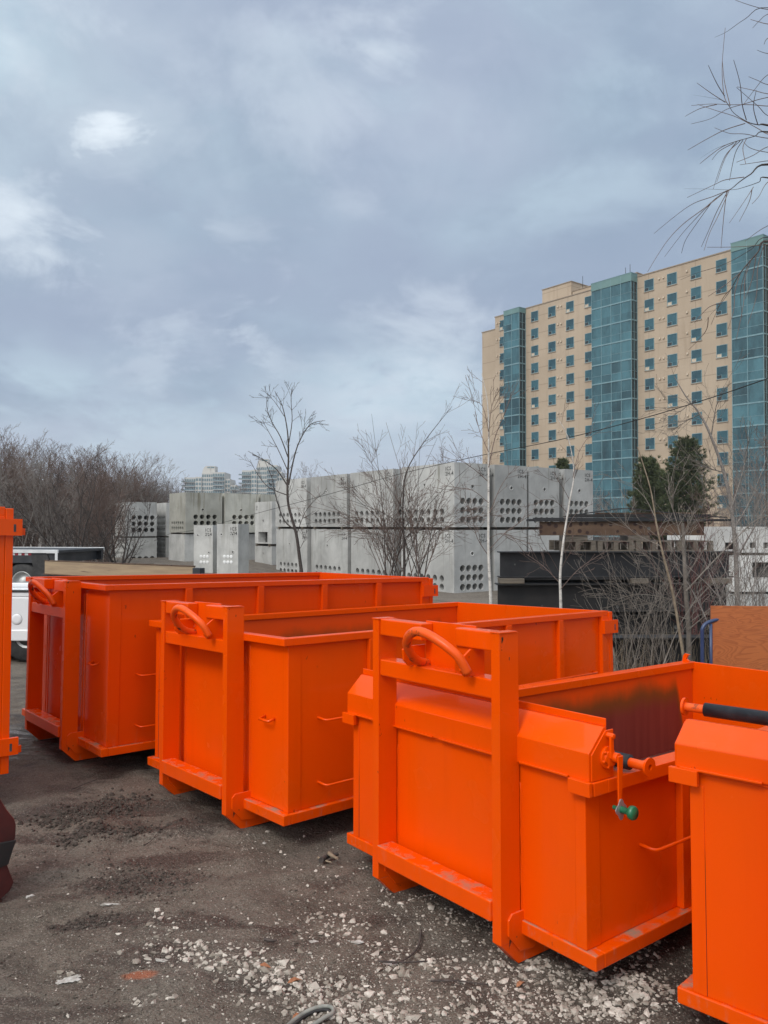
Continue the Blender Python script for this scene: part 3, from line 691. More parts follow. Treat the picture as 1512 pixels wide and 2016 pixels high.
traced('young_tree', [([(597, 1150), (590, 1100), (583, 1050), (568, 995), (566, 950), (568, 900), (566, 850), (556, 800), (541, 770)], .050, .005),
    ([(568, 955), (578, 905), (590, 868), (612, 835), (640, 828)], .022, .005), ([(568, 960), (545, 925), (518, 905), (488, 888)], .02, .005), ([(566, 975), (530, 960), (508, 935), (492, 905)], .014, .004),
    ([(583, 1045), (560, 1025), (545, 985), (535, 940), (520, 905)], .02, .004), ([(567, 900), (552, 860), (535, 830), (525, 800), (528, 770)], .016, .004), ([(567, 880), (575, 830), (573, 790), (574, 765)], .014, .004),
    ([(590, 870), (598, 845), (600, 820)], .010, .004), ([(568, 930), (545, 880), (515, 825)], .014, .004), ([(583, 1055), (600, 1010), (620, 985), (640, 970)], .010, .003), ([(560, 820), (540, 790), (520, 770)], .008, .003),
    ([(588, 1085), (600, 1060), (610, 1020)], .008, .003)], Yt, [M_BARK_D, M_BARK_D], 'slim dark young tree in front of the left end of the tall vault row', .004, 3, .3, twigs=dict(n=(6, 10), ang=(25, 55), len=(.15, .5), r=.006))
rng = random.Random(11)
tr = [([(795, 1160), (796, 1110), (795, 1060), (793, 1000), (800, 930), (835, 870), (890, 800)], .04, .004)]
for i in range(32):
    xb = rng.uniform(755, 835); a = -1.15 + 2.2 * (i + rng.random()) / 32; Lr = rng.uniform(190, 330) * (1 - .28 * abs(a))
    x1 = xb + math.sin(a) * Lr; y1 = 1130 - math.cos(a) * Lr
    mx = xb + math.sin(a) * Lr * .38; my = 1130 - Lr * .50
    tr.append(([(xb, 1160), ((xb + mx) / 2, (1140 + my) / 2), (mx, my), (x1, y1)], rng.uniform(.008, .018), .0028))
traced('bare_shrub', tr, 17.5, [M_BARK_D, M_BARK_R], 'wide dark many-stemmed bare shrub before the middle vaults', .0032, 5, .7, cat='shrub', twigs=dict(n=(9, 14), ang=(20, 50), len=(.3, .8), r=.006, n2=(2, 5)))
Yb = 12.6
traced('birch_tree', [([(967, 1290), (966, 1180), (962, 1090), (962, 1000), (962, 900), (962, 830), (958, 780), (948, 735)], .032, .004),
    ([(962, 920), (975, 860), (995, 810), (1008, 770)], .008, .003), ([(962, 890), (945, 850), (935, 810)], .008, .003), ([(964, 1010), (985, 960), (1005, 930)], .008, .003), ([(965, 1080), (1000, 1045), (1050, 1010)], .007, .003),
    ([(963, 950), (935, 925), (905, 905)], .008, .003), ([(962, 850), (950, 800), (925, 785)], .006, .003), ([(966, 1100), (940, 1060), (930, 1020), (915, 985)], .007, .003), ([(962, 860), (968, 800), (985, 765)], .005, .003),
    ([(962, 990), (930, 965), (895, 960)], .006, .003), ([(964, 1060), (985, 1050), (1010, 1055)], .005, .003)], Yb, [M_BIRCH, M_BARK_R], 'straight white-trunked birch standing before the corner of the vault row', .0028, 7, .4, twigs=dict(n=(5, 9), ang=(20, 50), len=(.2, .6), r=.004, n2=(1, 3)))
traced('birch_tree', [([(1105, 1310), (1104, 1190), (1103, 1130), (1110, 1060), (1122, 985), (1130, 930), (1118, 860), (1095, 820)], .024, .003),
    ([(1122, 985), (1105, 955), (1090, 935)], .006, .0025), ([(1128, 940), (1140, 890), (1165, 850)], .006, .0025), ([(1112, 1050), (1135, 1010), (1170, 990)], .006, .0025), ([(1105, 1120), (1130, 1080), (1180, 1050)], .006, .0025),
    ([(1104, 1150), (1070, 1115), (1035, 1090)], .006, .0025), ([(1104, 1160), (1140, 1120), (1185, 1090), (1200, 1085)], .005, .0025), ([(1103, 1130), (1075, 1080), (1060, 1050)], .005, .0025), ([(1117, 1010), (1090, 985), (1060, 985)], .005, .0025)],
    10.8, [M_BIRCH, M_BARK_R], 'thin leaning white birch in front of the black steel beams', .0024, 9, .4, twigs=dict(n=(4, 8), ang=(20, 50), len=(.15, .5), r=.0035, n2=(1, 3)))
# right-hand saplings and weeds
traced('sapling', [([(1352, 1330), (1342, 1270), (1325, 1170), (1305, 1090), (1292, 1030), (1280, 960), (1255, 880)], .021, .005), ([(1300, 1075), (1250, 1050), (1220, 1020)], .006, .0025), ([(1310, 1110), (1340, 1060), (1375, 1020)], .006, .0025),
    ([(1290, 1020), (1270, 980), (1240, 950)], .005, .0025), ([(1325, 1170), (1300, 1120), (1270, 1090)], .005, .0025)], 9.4, [M_BARK_T, M_BARK_G], 'slim tan sapling leaning left beside the plywood sheet', .0025, 13, .3, twigs=dict(n=(5, 9), ang=(25, 55), len=(.15, .5), r=.004))
traced('scaly_tree', [([(1356, 1330), (1356, 1250), (1350, 1160), (1347, 1090), (1344, 1030)], .036, .02), ([(1350, 1165), (1400, 1110), (1440, 1070), (1480, 1030), (1512, 1015)], .012, .006), ([(1346, 1080), (1330, 1020), (1310, 960)], .01, .004), ([(1346, 1060), (1370, 1000), (1400, 940)], .01, .004),
    ([(1353, 1200), (1320, 1180), (1260, 1170), (1215, 1180)], .008, .003), ([(1354, 1220), (1310, 1200), (1290, 1160), (1240, 1140)], .008, .003), ([(1355, 1240), (1400, 1200), (1440, 1150)], .007, .003)], 10.2, [M_BARK_G, M_BARK_G], 'pale scaly-barked bare tree trunk left of the plywood sheet', .0028, 17, .4, twigs=dict(n=(8, 13), ang=(25, 60), len=(.2, .7), r=.005, n2=(2, 4)))
rng = random.Random(23)
for lab, x0, x1, n, Yc, yb, L0, L1, mt, sd in (('tangle of pale bare brush between the second bin and the scaly tree', 1205, 1345, 36, 9.8, 1320, 120, 300, (M_BARK_G, M_BARK_G), 31), ('red-stemmed dogwood clump before the black beams', 1335, 1400, 26, 11.2, 1250, 120, 260, (M_BARK_DOG, M_BARK_DOG), 33),
                           ('bare grey brush rising behind the plywood sheet', 1395, 1535, 40, 9.2, 1300, 120, 330, (M_BARK_G, M_BARK), 37), ('tall bare shrub at the right edge in front of the white blocks', 1425, 1560, 26, 13.5, 1250, 200, 420, (M_BARK_G, M_BARK_G), 41)):
    tr = []
    for i in range(n):
        xb = rng.uniform(x0, x1); a = rng.gauss(0, .32); Lr = rng.uniform(L0, L1)
        tr.append(([(xb, yb), (xb + math.sin(a) * Lr * .4, yb - Lr * .45), (xb + math.sin(a * 1.25) * Lr + rng.uniform(-12, 12), yb - math.cos(a) * Lr)], rng.uniform(.003, .0085), .0018))
    traced('bare_shrub', tr, Yc, mt, lab, .0017, sd, .6, cat='shrub', base=((x0 + x1) / 2, yb), twigs=dict(n=(3, 6), ang=(20, 55), len=(.15, .55), r=.004, n2=(1, 3), t0=.15))
traced('bare_tree', [([(1452, 1180), (1448, 1080), (1440, 1000), (1425, 930), (1400, 860), (1378, 815), (1350, 780), (1328, 742)], .055, .006), ([(1440, 1000), (1462, 930), (1475, 860)], .018, .004), ([(1400, 860), (1410, 800), (1425, 760)], .014, .004),
    ([(1378, 815), (1350, 830), (1320, 850)], .01, .004), ([(1425, 930), (1390, 920), (1350, 900)], .012, .004), ([(1445, 1040), (1480, 980), (1510, 900)], .018, .004), ([(1450, 1100), (1490, 1030), (1530, 960)], .018, .004), ([(1360, 790), (1340, 810), (1310, 815)], .008, .003)],
    17.0, [M_BARK, M_BARK_G], 'bare tree leaning left in front of the right end of the apartment block', .0032, 43, .5, twigs=dict(n=(9, 14), ang=(20, 50), len=(.3, 1.0), r=.006, n2=(2, 4)))
rng = random.Random(29)
for i, (px, Y, top) in enumerate(((1425, 38, 900), (1490, 34, 860), (1535, 42, 830), (1205, 52, 955), (1185, 60, 975), (455, 95, 946), (478, 90, 950), (612, 80, 905), (640, 88, 925), (905, 60, 850), (935, 62, 890), (310, 60, 925))):
    X = (px - CX) / F_PX * Y; z0 = float(gbase(X, Y)); s = (at(px, top, Y).z - z0) / meshes[i % 5]['top']
    root = empty('bare_tree', (X, Y, z0)); link('branches', meshes[i % 5], root); root.scale = (s * .8, s * .8, s); root.rotation_euler = (0, 0, rng.uniform(0, 6))
    tag(root, ['grey bare tree against the tan wall right of the two pines', 'tall bare tree at the right edge before the third glass bay', 'bare tree just past the right edge by the apartment block', 'low bare tree before the base of the middle glass bay', 'bare tree behind the last concrete vault of the right row',
                'small hazy bare tree right of the left-hand far tower', 'small hazy bare tree left of the right-hand far tower', 'bare treetop behind the young tree, over the vault row', 'pale treetop right of the young tree above the vaults', 'fine bare treetop at the left end of the apartment block', 'bare treetop just left of the tan end wall', 'pale bare treetop at the right end of the thicket'][i], 'tree')
# low dry weeds along the foot of the beams (too many stalks to count)
w = MB(); rng = random.Random(51)
for i in range(420):
    px = rng.uniform(1195, 1512); Y = rng.uniform(8.6, 12.0); X = (px - CX) / F_PX * Y; z0 = float(gbase(X, Y)); h = rng.uniform(.15, .65)
    d = Vector((rng.gauss(0, .18), rng.gauss(0, .18), 1)); p = Vector((X, Y, z0))
    w.tube([p, p + d * h * .5, p + d * h + Vector((rng.gauss(0, .06), rng.gauss(0, .06), -.02))], [.003, .0025, .0015], 3, 0, cap=False)
tag(w.build('dry_weeds', [M_BARK_T], fix=False), kind='stuff')

# overhanging branches from a tree just outside the frame on the right
def overhang():
    Yc = 7.2; S = 3.6; T = lambda pts: [(x / S + 1200, y / S) for x, y in pts]
    mains = [([(1123, 888), (1060, 885), (980, 865), (880, 800), (820, 720), (700, 690), (560, 668)], .010, .003), ([(1123, 935), (1030, 965), (940, 990), (860, 1015), (740, 1060), (605, 1150)], .010, .003),
             ([(1123, 1165), (1000, 1235), (920, 1290), (860, 1340), (780, 1385), (690, 1460), (600, 1555)], .013, .004), ([(1123, 1260), (1060, 1290), (960, 1325), (870, 1345), (700, 1340), (525, 1337)], .008, .0028), ([(1130, 1710), (1050, 1790), (930, 1930), (860, 2050), (790, 2150), (700, 2250), (610, 2400)], .016, .004),
             ([(1130, 1680), (1000, 1770), (820, 1870), (620, 1935), (500, 1985)], .007, .003), ([(1123, 55), (960, 135), (830, 225), (745, 265)], .007, .003)]
    subs = ['1123,68 1000,38 890,0', '850,755 815,690 800,560 800,430 820,197', '820,725 720,660 620,588', '815,680 760,590 700,463', '855,750 815,580 800,430', '970,850 940,740 925,590 880,425', '1123,752 1000,742 860,742 720,737 580,748', '760,740 640,770 535,825',
            '1123,690 960,735 830,775 720,840 580,878', '1123,950 1050,910 900,830 760,785 625,740', '1123,980 960,950 850,945 745,905', '960,875 820,920 700,980 555,1063', '940,990 800,1040 640,1160', '880,1015 780,1070 725,1135', '925,1000 830,1090 780,1200 735,1340', '900,1005 820,1120 760,1290', '945,995 890,1090 850,1280',
            '970,985 945,1050 965,1160', '1123,1080 1000,1050 950,1005', '1123,1040 1020,1100 900,1150', '1123,1140 1050,1150 925,1168', '860,1340 740,1390 600,1440 480,1520 315,1655', '800,1375 680,1470 520,1590 400,1720 270,1925', '760,1400 640,1520 520,1650 390,1820', '720,1440 620,1580 540,1700 510,1795', '840,1350 760,1500 700,1640 650,1750',
            '850,1345 770,1530 710,1650 670,1775', '830,1360 810,1530 790,1760', '955,1255 820,1275 740,1310 550,1400', '1020,1325 960,1420 850,1580', '1010,1340 990,1430 920,1570', '1123,1290 1060,1390 1010,1445', '1123,1600 960,1710', '1123,1735 900,1750 690,1752', '1123,100 1060,150 1015,198', '1123,170 1060,155 1000,138', '1123,270 1095,315', '1123,380 1045,355',
            '1123,600 1050,570 985,543', '1123,665 1020,640 905,615', '1123,530 1040,620 950,740', '1050,880 1020,760 1040,640', '1123,820 1050,750 900,620', '930,1930 890,2060 880,2200 840,2330', '860,2050 800,2120 720,2300', '1000,1850 960,1980 950,2150 900,2400', '790,2150 700,2180 600,2290', '1040,1800 1010,1980 960,2120', '700,2250 680,2350 560,2480', '930,1930 820,2020 700,2100', '1090,1750 1050,1900 1040,2100 980,2300', '980,1870 930,2060 940,2250']
    rng = random.Random(77); mb = MB(); tx, ty = 4.75, 7.3; tz = float(gbase(tx, ty))
    root = empty('overhanging_tree', (tx, ty, tz)); tag(root, 'bare tree beyond the right edge, drooping twigs hanging into the upper right sky', 'tree'); b = Vector((tx, ty, tz))
    tk = MB(); tk.tube([(0, 0, -.1), (.05, .02, 1.2), (-.02, .05, 2.4), (.1, .0, 3.8), (.05, .1, 5.2), (.15, 0, 6.6)], [.16, .13, .115, .09, .06, .03], 10); tk.build('trunk', [M_BARK_D], root)
    for pts, r0, r1 in mains:
        pp = T(pts); dj = [rng.uniform(-.25, .25) for _ in pp]
        w_ = [at(x, y, Yc + d) - b for (x, y), d in zip(pp, np.cumsum(np.array(dj) * .5))]
        h0 = min(max(w_[0].z - .5, 1.5), 6.2); w_ = [Vector((0, 0, h0)), Vector(((w_[0].x) * .5, w_[0].y * .5, (h0 + w_[0].z) / 2 + .12))] + w_
        w_ = catmull(w_, 5); k = len(w_); mb.tube(w_, [max(.014 * (1 - 3 * i / k), 0) + .7 * r0 + (r1 - r0) * i / (k - 1) for i in range(k)], 6, 0, cap=False)
    tw = MB()
    for s in subs:
        pp = T([tuple(map(float, q.split(','))) for q in s.split()]); dd = 0; a = rng.uniform(-.2, .2)
        if pp[0][0] > 1511: pp = [(pp[0][0] + (pp[0][0] - pp[1][0]) * 1.2 + 20, pp[0][1] + (pp[0][1] - pp[1][1]) * .7)] + pp
        w_ = catmull([at(x, y, Yc + a * i) - b for i, (x, y) in enumerate(pp)], 5); k = len(w_)
        tw.tube(w_, [.0042 - .0022 * i / (k - 1) for i in range(k)], 4, 0, cap=False)
    mb.build('limbs', [M_BARK_D], root, fix=False); tw.build('twigs', [M_BARK_R], root, fix=False)
overhang()

# ---------------------------------------------------------------- pines
def pine(px, Y, top, hw, seed, label, lean=0.0):
    rng = random.Random(seed); X = (px - CX) / F_PX * Y; z0 = float(gbase(X, Y)); H = at(px, top, Y).z - z0; R = hw / F_PX * Y
    root = empty('pine_tree', (X, Y, z0)); tag(root, label, 'tree')
    tk = MB(); tk.tube([(0, 0, -.1), (0, 0, H * .5), (lean, 0, H * .98)], [.16, .11, .02], 8); br = MB(); nd = MB()
    zz = H * .18
    while zz < H * .985:
        f = (zz / H); rad = R * min(1, (1.04 - f) ** .55 * 1.3) * rng.uniform(.62, 1.12)
        for j in range(rng.randint(6, 8)):
            az = rng.uniform(0, 6.283); Lr = rad * rng.uniform(.6, 1.1); rise = rng.uniform(.10, .45) + f * .5
            pts = [Vector((lean * f, 0, zz)), Vector((lean * f + math.cos(az) * Lr * .55, math.sin(az) * Lr * .55, zz + Lr * rise * .35)), Vector((lean * f + math.cos(az) * Lr, math.sin(az) * Lr, zz + Lr * rise))]
            br.tube(pts, [.03, .02, .008], 4, 0, cap=False)
            for k in range(9):
                t = .22 + .80 * k / 8; p = pts[0].lerp(pts[1], min(1, t * 2)) if t < .5 else pts[1].lerp(pts[2], t * 2 - 1)
                p = p + Vector((rng.gauss(0, .10), rng.gauss(0, .10), rng.gauss(.03, .07)))
                d0 = Vector((math.cos(az), math.sin(az), .75 + f * .4)).normalized()
                for q in range(26):                     # a tuft of needles
                    d = (d0 + Vector((rng.gauss(0, .6), rng.gauss(0, .6), rng.gauss(0, .5)))).normalized(); s = rng.uniform(.16, .33)
                    a = d.cross(Vector((rng.random(), rng.random(), rng.random()))).normalized() * rng.uniform(.014, .024)
                    nd.add([p - a, p + a, p + d * s + a * .3, p + d * s - a * .3], [(0, 1, 2, 3)])
        zz += H * rng.uniform(.022, .040)
    tk.build('trunk', [M_BARK_D], root); br.build('limbs', [M_BARK_D], root, fix=False); nd.build('crown', [M_NEEDLE], root, fix=False)
pine(1352, 62, 868, 57, 1, 'tallest dark pine, standing before the right half of the apartment block')
pine(1276, 60, 907, 44, 2, 'shorter dark pine left of the tallest one, before the middle glass bay')
pine(1302, 66, 935, 58, 8, 'dense dark pine filling the gap between the two pointed pines')
pine(1108, 64, 905, 22, 3, 'small dark pine tip peeking over the vaults of the right row')

# ---------------------------------------------------------------- concrete vaults
THV = R_(34.6); VA = Vector((math.cos(THV), math.sin(THV), 0)); VB = Vector((-math.sin(THV), math.cos(THV), 0))
def face_with_holes(mb, M, W, H, holes, sq=None, depth=.5, mi=0, mh=1):
    """a wall face in the x-z plane of M (y inward), round bores cut through it"""
    xs = {0, W}; zs = {0, H}; cells = {}
    for x, z, r in holes:
        e = r * 1.12; xs |= {round(x - e, 4), round(x + e, 4)}; zs |= {round(z - e, 4), round(z + e, 4)}; cells[(round(x - e, 4), round(z - e, 4))] = (x, z, r, e)
    if sq: xs |= {sq[0], sq[1]}; zs |= {sq[2], sq[3]}
    xs = sorted(xs); zs = sorted(zs)
    done = set()
    for (cx, cz), (x, z, r, e) in cells.items():
        n = 16; ring = [(x + r * math.cos(2 * math.pi * k / n), z + r * math.sin(2 * math.pi * k / n)) for k in range(n)]
        cor = [(x + e, z + e), (x - e, z + e), (x - e, z - e), (x + e, z - e)]
        vs = [M @ Vector((p[0], 0, p[1])) for p in ring + cor] + [M @ Vector((p[0], depth, p[1])) for p in ring]
        fs = []
        for q in range(4):
            for k in range(4): a = q * 4 + k; fs.append(((n + q), a, (a + 1) % n))
            fs.append((n + q, (q * 4 + 4) % n, n + (q + 1) % 4))
        mb.add(vs, fs, mi)
        b0 = mb.n - len(vs)
        for k in range(n): mb.f.append((b0 + k, b0 + (k + 1) % n, b0 + n + 4 + (k + 1) % n, b0 + n + 4 + k)); mb.m.append(mi); mb.sm.append(False)
        mb.f.append(tuple(b0 + n + 4 + k for k in range(n))); mb.m.append(mh); mb.sm.append(False)
    def inside(xa, za):
        for (x, z, r) in holes:
            e = r * 1.12
            if x - e - 1e-3 < xa < x + e + 1e-3 and z - e - 1e-3 < za < z + e + 1e-3: return True
        return bool(sq) and sq[0] < xa < sq[1] and sq[2] < za < sq[3]
    for j in range(len(zs) - 1):
        i = 0
        while i < len(xs) - 1:
            if zs[j + 1] - zs[j] < 1e-6 or xs[i + 1] - xs[i] < 1e-6 or inside((xs[i] + xs[i + 1]) / 2, (zs[j] + zs[j + 1]) / 2): i += 1; continue
            k = i
            while k + 1 < len(xs) - 1 and not inside((xs[k + 1] + xs[k + 2]) / 2, (zs[j] + zs[j + 1]) / 2): k += 1
            mb.add([M @ Vector(p) for p in ((xs[i], 0, zs[j]), (xs[k + 1], 0, zs[j]), (xs[k + 1], 0, zs[j + 1]), (xs[i], 0, zs[j + 1]))], [(0, 1, 2, 3)], mi); i = k + 1
    if sq:
        x0, x1, z0, z1 = sq
        vs = [M @ Vector(p) for y in (0, .45) for p in ((x0, y, z0), (x1, y, z0), (x1, y, z1), (x0, y, z1))]
        mb.add(vs, [(0, 1, 5, 4), (1, 2, 6, 5), (2, 3, 7, 6), (3, 0, 4, 7)], mi); mb.add(vs[4:], [(0, 1, 2, 3)], mh)
TXT = {}
def text_mesh(lines, size):
    k = ('\n'.join(lines), size)
    if k not in TXT:
        cu = bpy.data.curves.new('stencil', 'FONT'); cu.body = k[0]; cu.size = size; cu.space_line = .95; cu.space_character = 1.18; cu.resolution_u = 2; cu.align_x = 'LEFT'; cu.extrude = .001; cu.offset = .003
        to = bpy.data.objects.new('stencil', cu); COL.objects.link(to); dg = bpy.context.evaluated_depsgraph_get(); dg.update()
        me = bpy.data.meshes.new_from_object(to.evaluated_get(dg)); bpy.data.objects.remove(to); me.materials.clear(); me.materials.append(M_BLACKMARK); TXT[k] = me
    return TXT[k]
def grid(x0, dx, nx, z0, dz, nz, r): return [(x0 + dx * i, z0 + dz * j, r) for j in range(nz) for i in range(nx)]
VN = [0]
def vault(p, label, LA=1.70, LB=3.3, H=2.4, left=None, right=None, sq=None, mat=None, text=None, tright=True, tleft=True, rot=0.0, plugs=False, tl=.52):
    """p: nearest bottom corner; right-hand face runs along A, left-hand face along B"""
    root = empty('concrete_vault', p, THV + rot); tag(root, label, 'concrete vault', 'precast concrete vaults stacked in the yard')
    mb = MB()
    Mr = Matrix.Identity(4); face_with_holes(mb, Mr, LA, H, right or [], None)
    Ml = Matrix(((0, 1, 0, 0), (-1, 0, 0, LB), (0, 0, 1, 0), (0, 0, 0, 1)))       # x of the face runs from far end to the corner
    face_with_holes(mb, Ml, LB, H, left or [], sq)
    a = [(0, 0), (LA, 0), (LA, LB), (0, LB)]
    v = [(x, y, 0) for x, y in a] + [(x, y, H) for x, y in a]
    mb.add(v, [(1, 2, 6, 5), (2, 3, 7, 6), (0, 3, 2, 1)])
    # roof with an access opening
    ox0, ox1, oy0, oy1 = LA * .32, LA * .68, LB * .38, LB * .62
    tv = [(0, 0, H), (LA, 0, H), (LA, LB, H), (0, LB, H), (ox0, oy0, H), (ox1, oy0, H), (ox1, oy1, H), (ox0, oy1, H), (ox0, oy0, H - .2), (ox1, oy0, H - .2), (ox1, oy1, H - .2), (ox0, oy1, H - .2)]
    mb.add(tv, [(0, 1, 5, 4), (1, 2, 6, 5), (2, 3, 7, 6), (3, 0, 4, 7), (4, 5, 9, 8), (5, 6, 10, 9), (6, 7, 11, 10), (7, 4, 8, 11)]); mb.add(tv[8:], [(0, 1, 2, 3)], 1)
    bm_o = mb.build('body', [mat or M_CONC, M_HOLE], root, fix=False)
    if text:
        me = text_mesh(text, .20)
        if tright: o = link('stencil_mark', me, root); o.location = (LA - .50, -.003, H - .28); o.rotation_euler = (R_(90), 0, 0)
        if tleft: o = link('stencil_mark', me, root); o.location = (-.003, tl, H - .28); o.rotation_euler = (R_(90), 0, R_(-90))
    for Mx, hs in ((Mr, right), (Ml, left)):
        for x, z, r in (hs or []):
            if r < .075:                                                     # lifting socket with its cast collar
                c = MB(); q = lambda h: Mx @ Vector((x, -h, z)); nrm = (Mx.to_3x3() @ Vector((0, -1, 0)))
                c.lathe([(0.001, r + .045), (.010, r + .035), (.010, r), (-.05, r)], Mx @ Vector((x, 0, z)), nrm, 16); c.build('lifting_socket', [mat or M_CONC], root)
            elif plugs:
                c = MB(); nrm = (Mx.to_3x3() @ Vector((0, -1, 0))); c.lathe([(-.05, r - .004), (.006, r - .004), (.010, r - .015), (.008, 0)], Mx @ Vector((x, 0, z)), nrm, 16); c.build('duct_plug', [M_WHITE], root)
    return root
P0 = at(895, 1172, 28.8); ZG = P0.z; HV = 2.38; ZT = ZG + HV + .11
hole_r = grid(.40, .30, 4, .27, .345, 3, .127); hole_l = grid(.52, .41, 6, .25, .315, 2, .130)
skr = (.87, 1.50, .06); skl = (1.5, 1.62, .045)
def vp(a, b, z): q = P0 + VA * a + VB * b; return (q.x, q.y, z)
T1 = ['ICS', '2H-4']
def spacers(a, b, LA, LB, z, h, label, rot=0.0):
    for k, bb in enumerate((.35, LB - .45)):
        m = MB(); m.box(-.03, LA + .02, bb, bb + .12, 0, h); o = tag(m.build('timber_spacer', [M_LUMBER]), label, 'timber', 'timber spacers between stacked vaults')
        o.location = vp(a, b, z); o.rotation_euler = (0, 0, THV + rot)
row_r = [(0, 0, 0, 'at the near corner of the yard, twelve-hole end facing right'), (2.0, .02, 0, 'next right from the corner one'), (3.86, .08, R_(-1), 'third along the right row'), (5.95, .12, R_(-1), 'at the right end of the right row')]
for i, (a, b, rt_, txt) in enumerate(row_r):
    rr = hole_r + [skr]; ll = hole_l + [skl]
    vault(vp(a, b, ZT), 'upper concrete vault ' + txt, H=HV, right=rr, left=ll, text=T1, rot=rt_)
    vault(vp(a, b + .02, ZG), 'lower concrete vault ' + txt, H=HV, right=rr, left=ll, text=T1 if i == 0 else None, rot=rt_)
    spacers(a, b, 1.70, 3.3, ZT - .11 + .001, .108, 'grey timber spacer under an upper vault of the right row')
row_l = [(.10, 4.02, 'second in the left row, behind the dark shrub'), (.16, 7.70, 'third in the left row, right of the young tree'), (.10, 11.3, 'at the far left end of the left row, behind the young tree')]
for i, (a, b, txt) in enumerate(row_l):
    vault(vp(a, b, ZT), 'upper concrete vault ' + txt, H=HV, right=hole_r + [skr], left=hole_l + [skl], text=T1)
    vault(vp(a + .03, b - .03, ZG), 'lower concrete vault ' + txt, H=HV, right=hole_r + [skr], left=hole_l + [skl], text=T1)
    spacers(a, b, 1.70, 3.3, ZT - .11 + .001, .108, 'grey timber spacer under an upper vault of the left row')
# small stack with the square opening
def wp(px, py, Y): p = at(px, py, Y); return (p.x, p.y, p.z)
Yq = 43.5; q = at(535, 1071, Yq); zq = float(gbase(q.x, q.y)); zm = q.z
_r = vault((q.x, q.y, zm), 'short concrete vault with a square opening in its face', LA=1.5, LB=2.15, H=at(535, 987, Yq).z - zm, left=[(1.08, 1.30, .045)], sq=(.45, 1.62, .06, .66), text=['ICS', 'US'], tright=False, tleft=False)
o = link('stencil_mark', text_mesh(['ICS', 'US'], .15), _r); o.location = (-.003, 2.02, at(535, 987, Yq).z - zm - .32); o.rotation_euler = (R_(90), 0, R_(-90))
zl = at(535, 1076, Yq).z
vault((q.x, q.y, zq), 'plain concrete vault under the one with the square opening', LA=1.5, LB=2.15, H=zl - zq, left=[(1.1, .62, .045)], text=None)
for bb in (.2, 1.8):
    m = MB(); m.box(-.05, 1.5, bb, bb + .12, 0, zm - zl - .002); o = m.build('timber_spacer', [M_LUMBER]); tag(o, 'grey timber spacer under the vault with the square opening', 'timber', 'timber spacers between stacked vaults'); o.location = (q.x, q.y, zl + .001); o.rotation_euler = (0, 0, THV)
# two tall narrow vaults with white plugs
for k, (pxr, pyt, lb, lab) in enumerate(((469, 1031.5, 1.07, 'tall narrow concrete vault with six white duct plugs, right of its twin'), (419, 1034, 1.0, 'tall narrow concrete vault with white plugs and its left edge against the gap'))):
    Yv = 33.5 + k * 1.05; c = at(pxr, pyt, Yv); zg_ = float(gbase(c.x, c.y)); Hh = c.z - zg_
    vault((c.x, c.y, zg_), lab, LA=.85, LB=lb, H=Hh, rot=R_(33), left=[(.38, at(pxr, 1096, Yv).z - zg_, .075), (.55, at(pxr, 1096, Yv).z - zg_, .075), (.72, at(pxr, 1096, Yv).z - zg_, .075), (.38, at(pxr, 1107, Yv).z - zg_, .075), (.55, at(pxr, 1107, Yv).z - zg_, .075), (.72, at(pxr, 1107, Yv).z - zg_, .075), (.22, Hh - .45, .035), (.80, Hh - .45, .035), (.80, Hh - 1.2, .035)],
          plugs=True, text=['ICS', '2B4'], tright=False, tl=.40)
# taller row behind them
Yb_ = 45.5; c0 = at(365, 1049, Yb_); hb = at(365, 969, Yb_).z - c0.z
rr2 = grid(.62, .39, 4, .57, .36, 2, .14); ll2 = grid(.5, .35, 6, .25, .31, 2, .12)
def vq(a, b, z): q_ = Vector((c0.x, c0.y, 0)) + VA * a + VB * b; return (q_.x, q_.y, z)
zgb = float(gbase(c0.x, c0.y))
vault(vq(0, 0, c0.z), 'streaked upper vault whose corner faces the camera, eight round holes', LA=2.25, LB=2.7, H=hb, right=rr2 + [(1.05, 1.35, .06)], left=ll2 + [(1.3, 1.5, .045)], mat=M_CONC_Y)
vault(vq(2.42, .0, c0.z), 'streaked upper vault behind the tall narrow pair, eight round holes', LA=2.2, LB=2.7, H=hb, right=rr2 + [(1.05, 1.35, .06)], left=ll2, mat=M_CONC_Y)
vault(vq(4.8, .1, c0.z), 'streaked upper vault mostly hidden behind the square-opening one', LA=2.2, LB=2.7, H=hb, right=rr2, left=ll2, mat=M_CONC_Y)
vault(vq(0, .1, zgb), 'lower vault under the streaked corner vault, plain faced', LA=2.25, LB=2.7, H=c0.z - .09 - zgb, right=[], left=[], mat=M_CONC)
for aa in (2.42, 4.8): vault(vq(aa, .1, zgb), 'lower vault hidden behind the tall narrow pair' if aa < 3 else 'lower vault hidden behind the square-opening stack', LA=2.2, LB=2.7, H=c0.z - .09 - zgb, mat=M_CONC)
for aa in (0, 2.42, 4.8):
    for bb in (.3, 2.2):
        m = MB(); m.box(-.02, 2.2, bb, bb + .12, 0, .086); o = m.build('timber_spacer', [M_LUMBER]); tag(o, 'grey timber spacer under the streaked vaults', 'timber', 'timber spacers between stacked vaults'); o.location = vq(aa, .05, c0.z - .088); o.rotation_euler = (0, 0, THV)
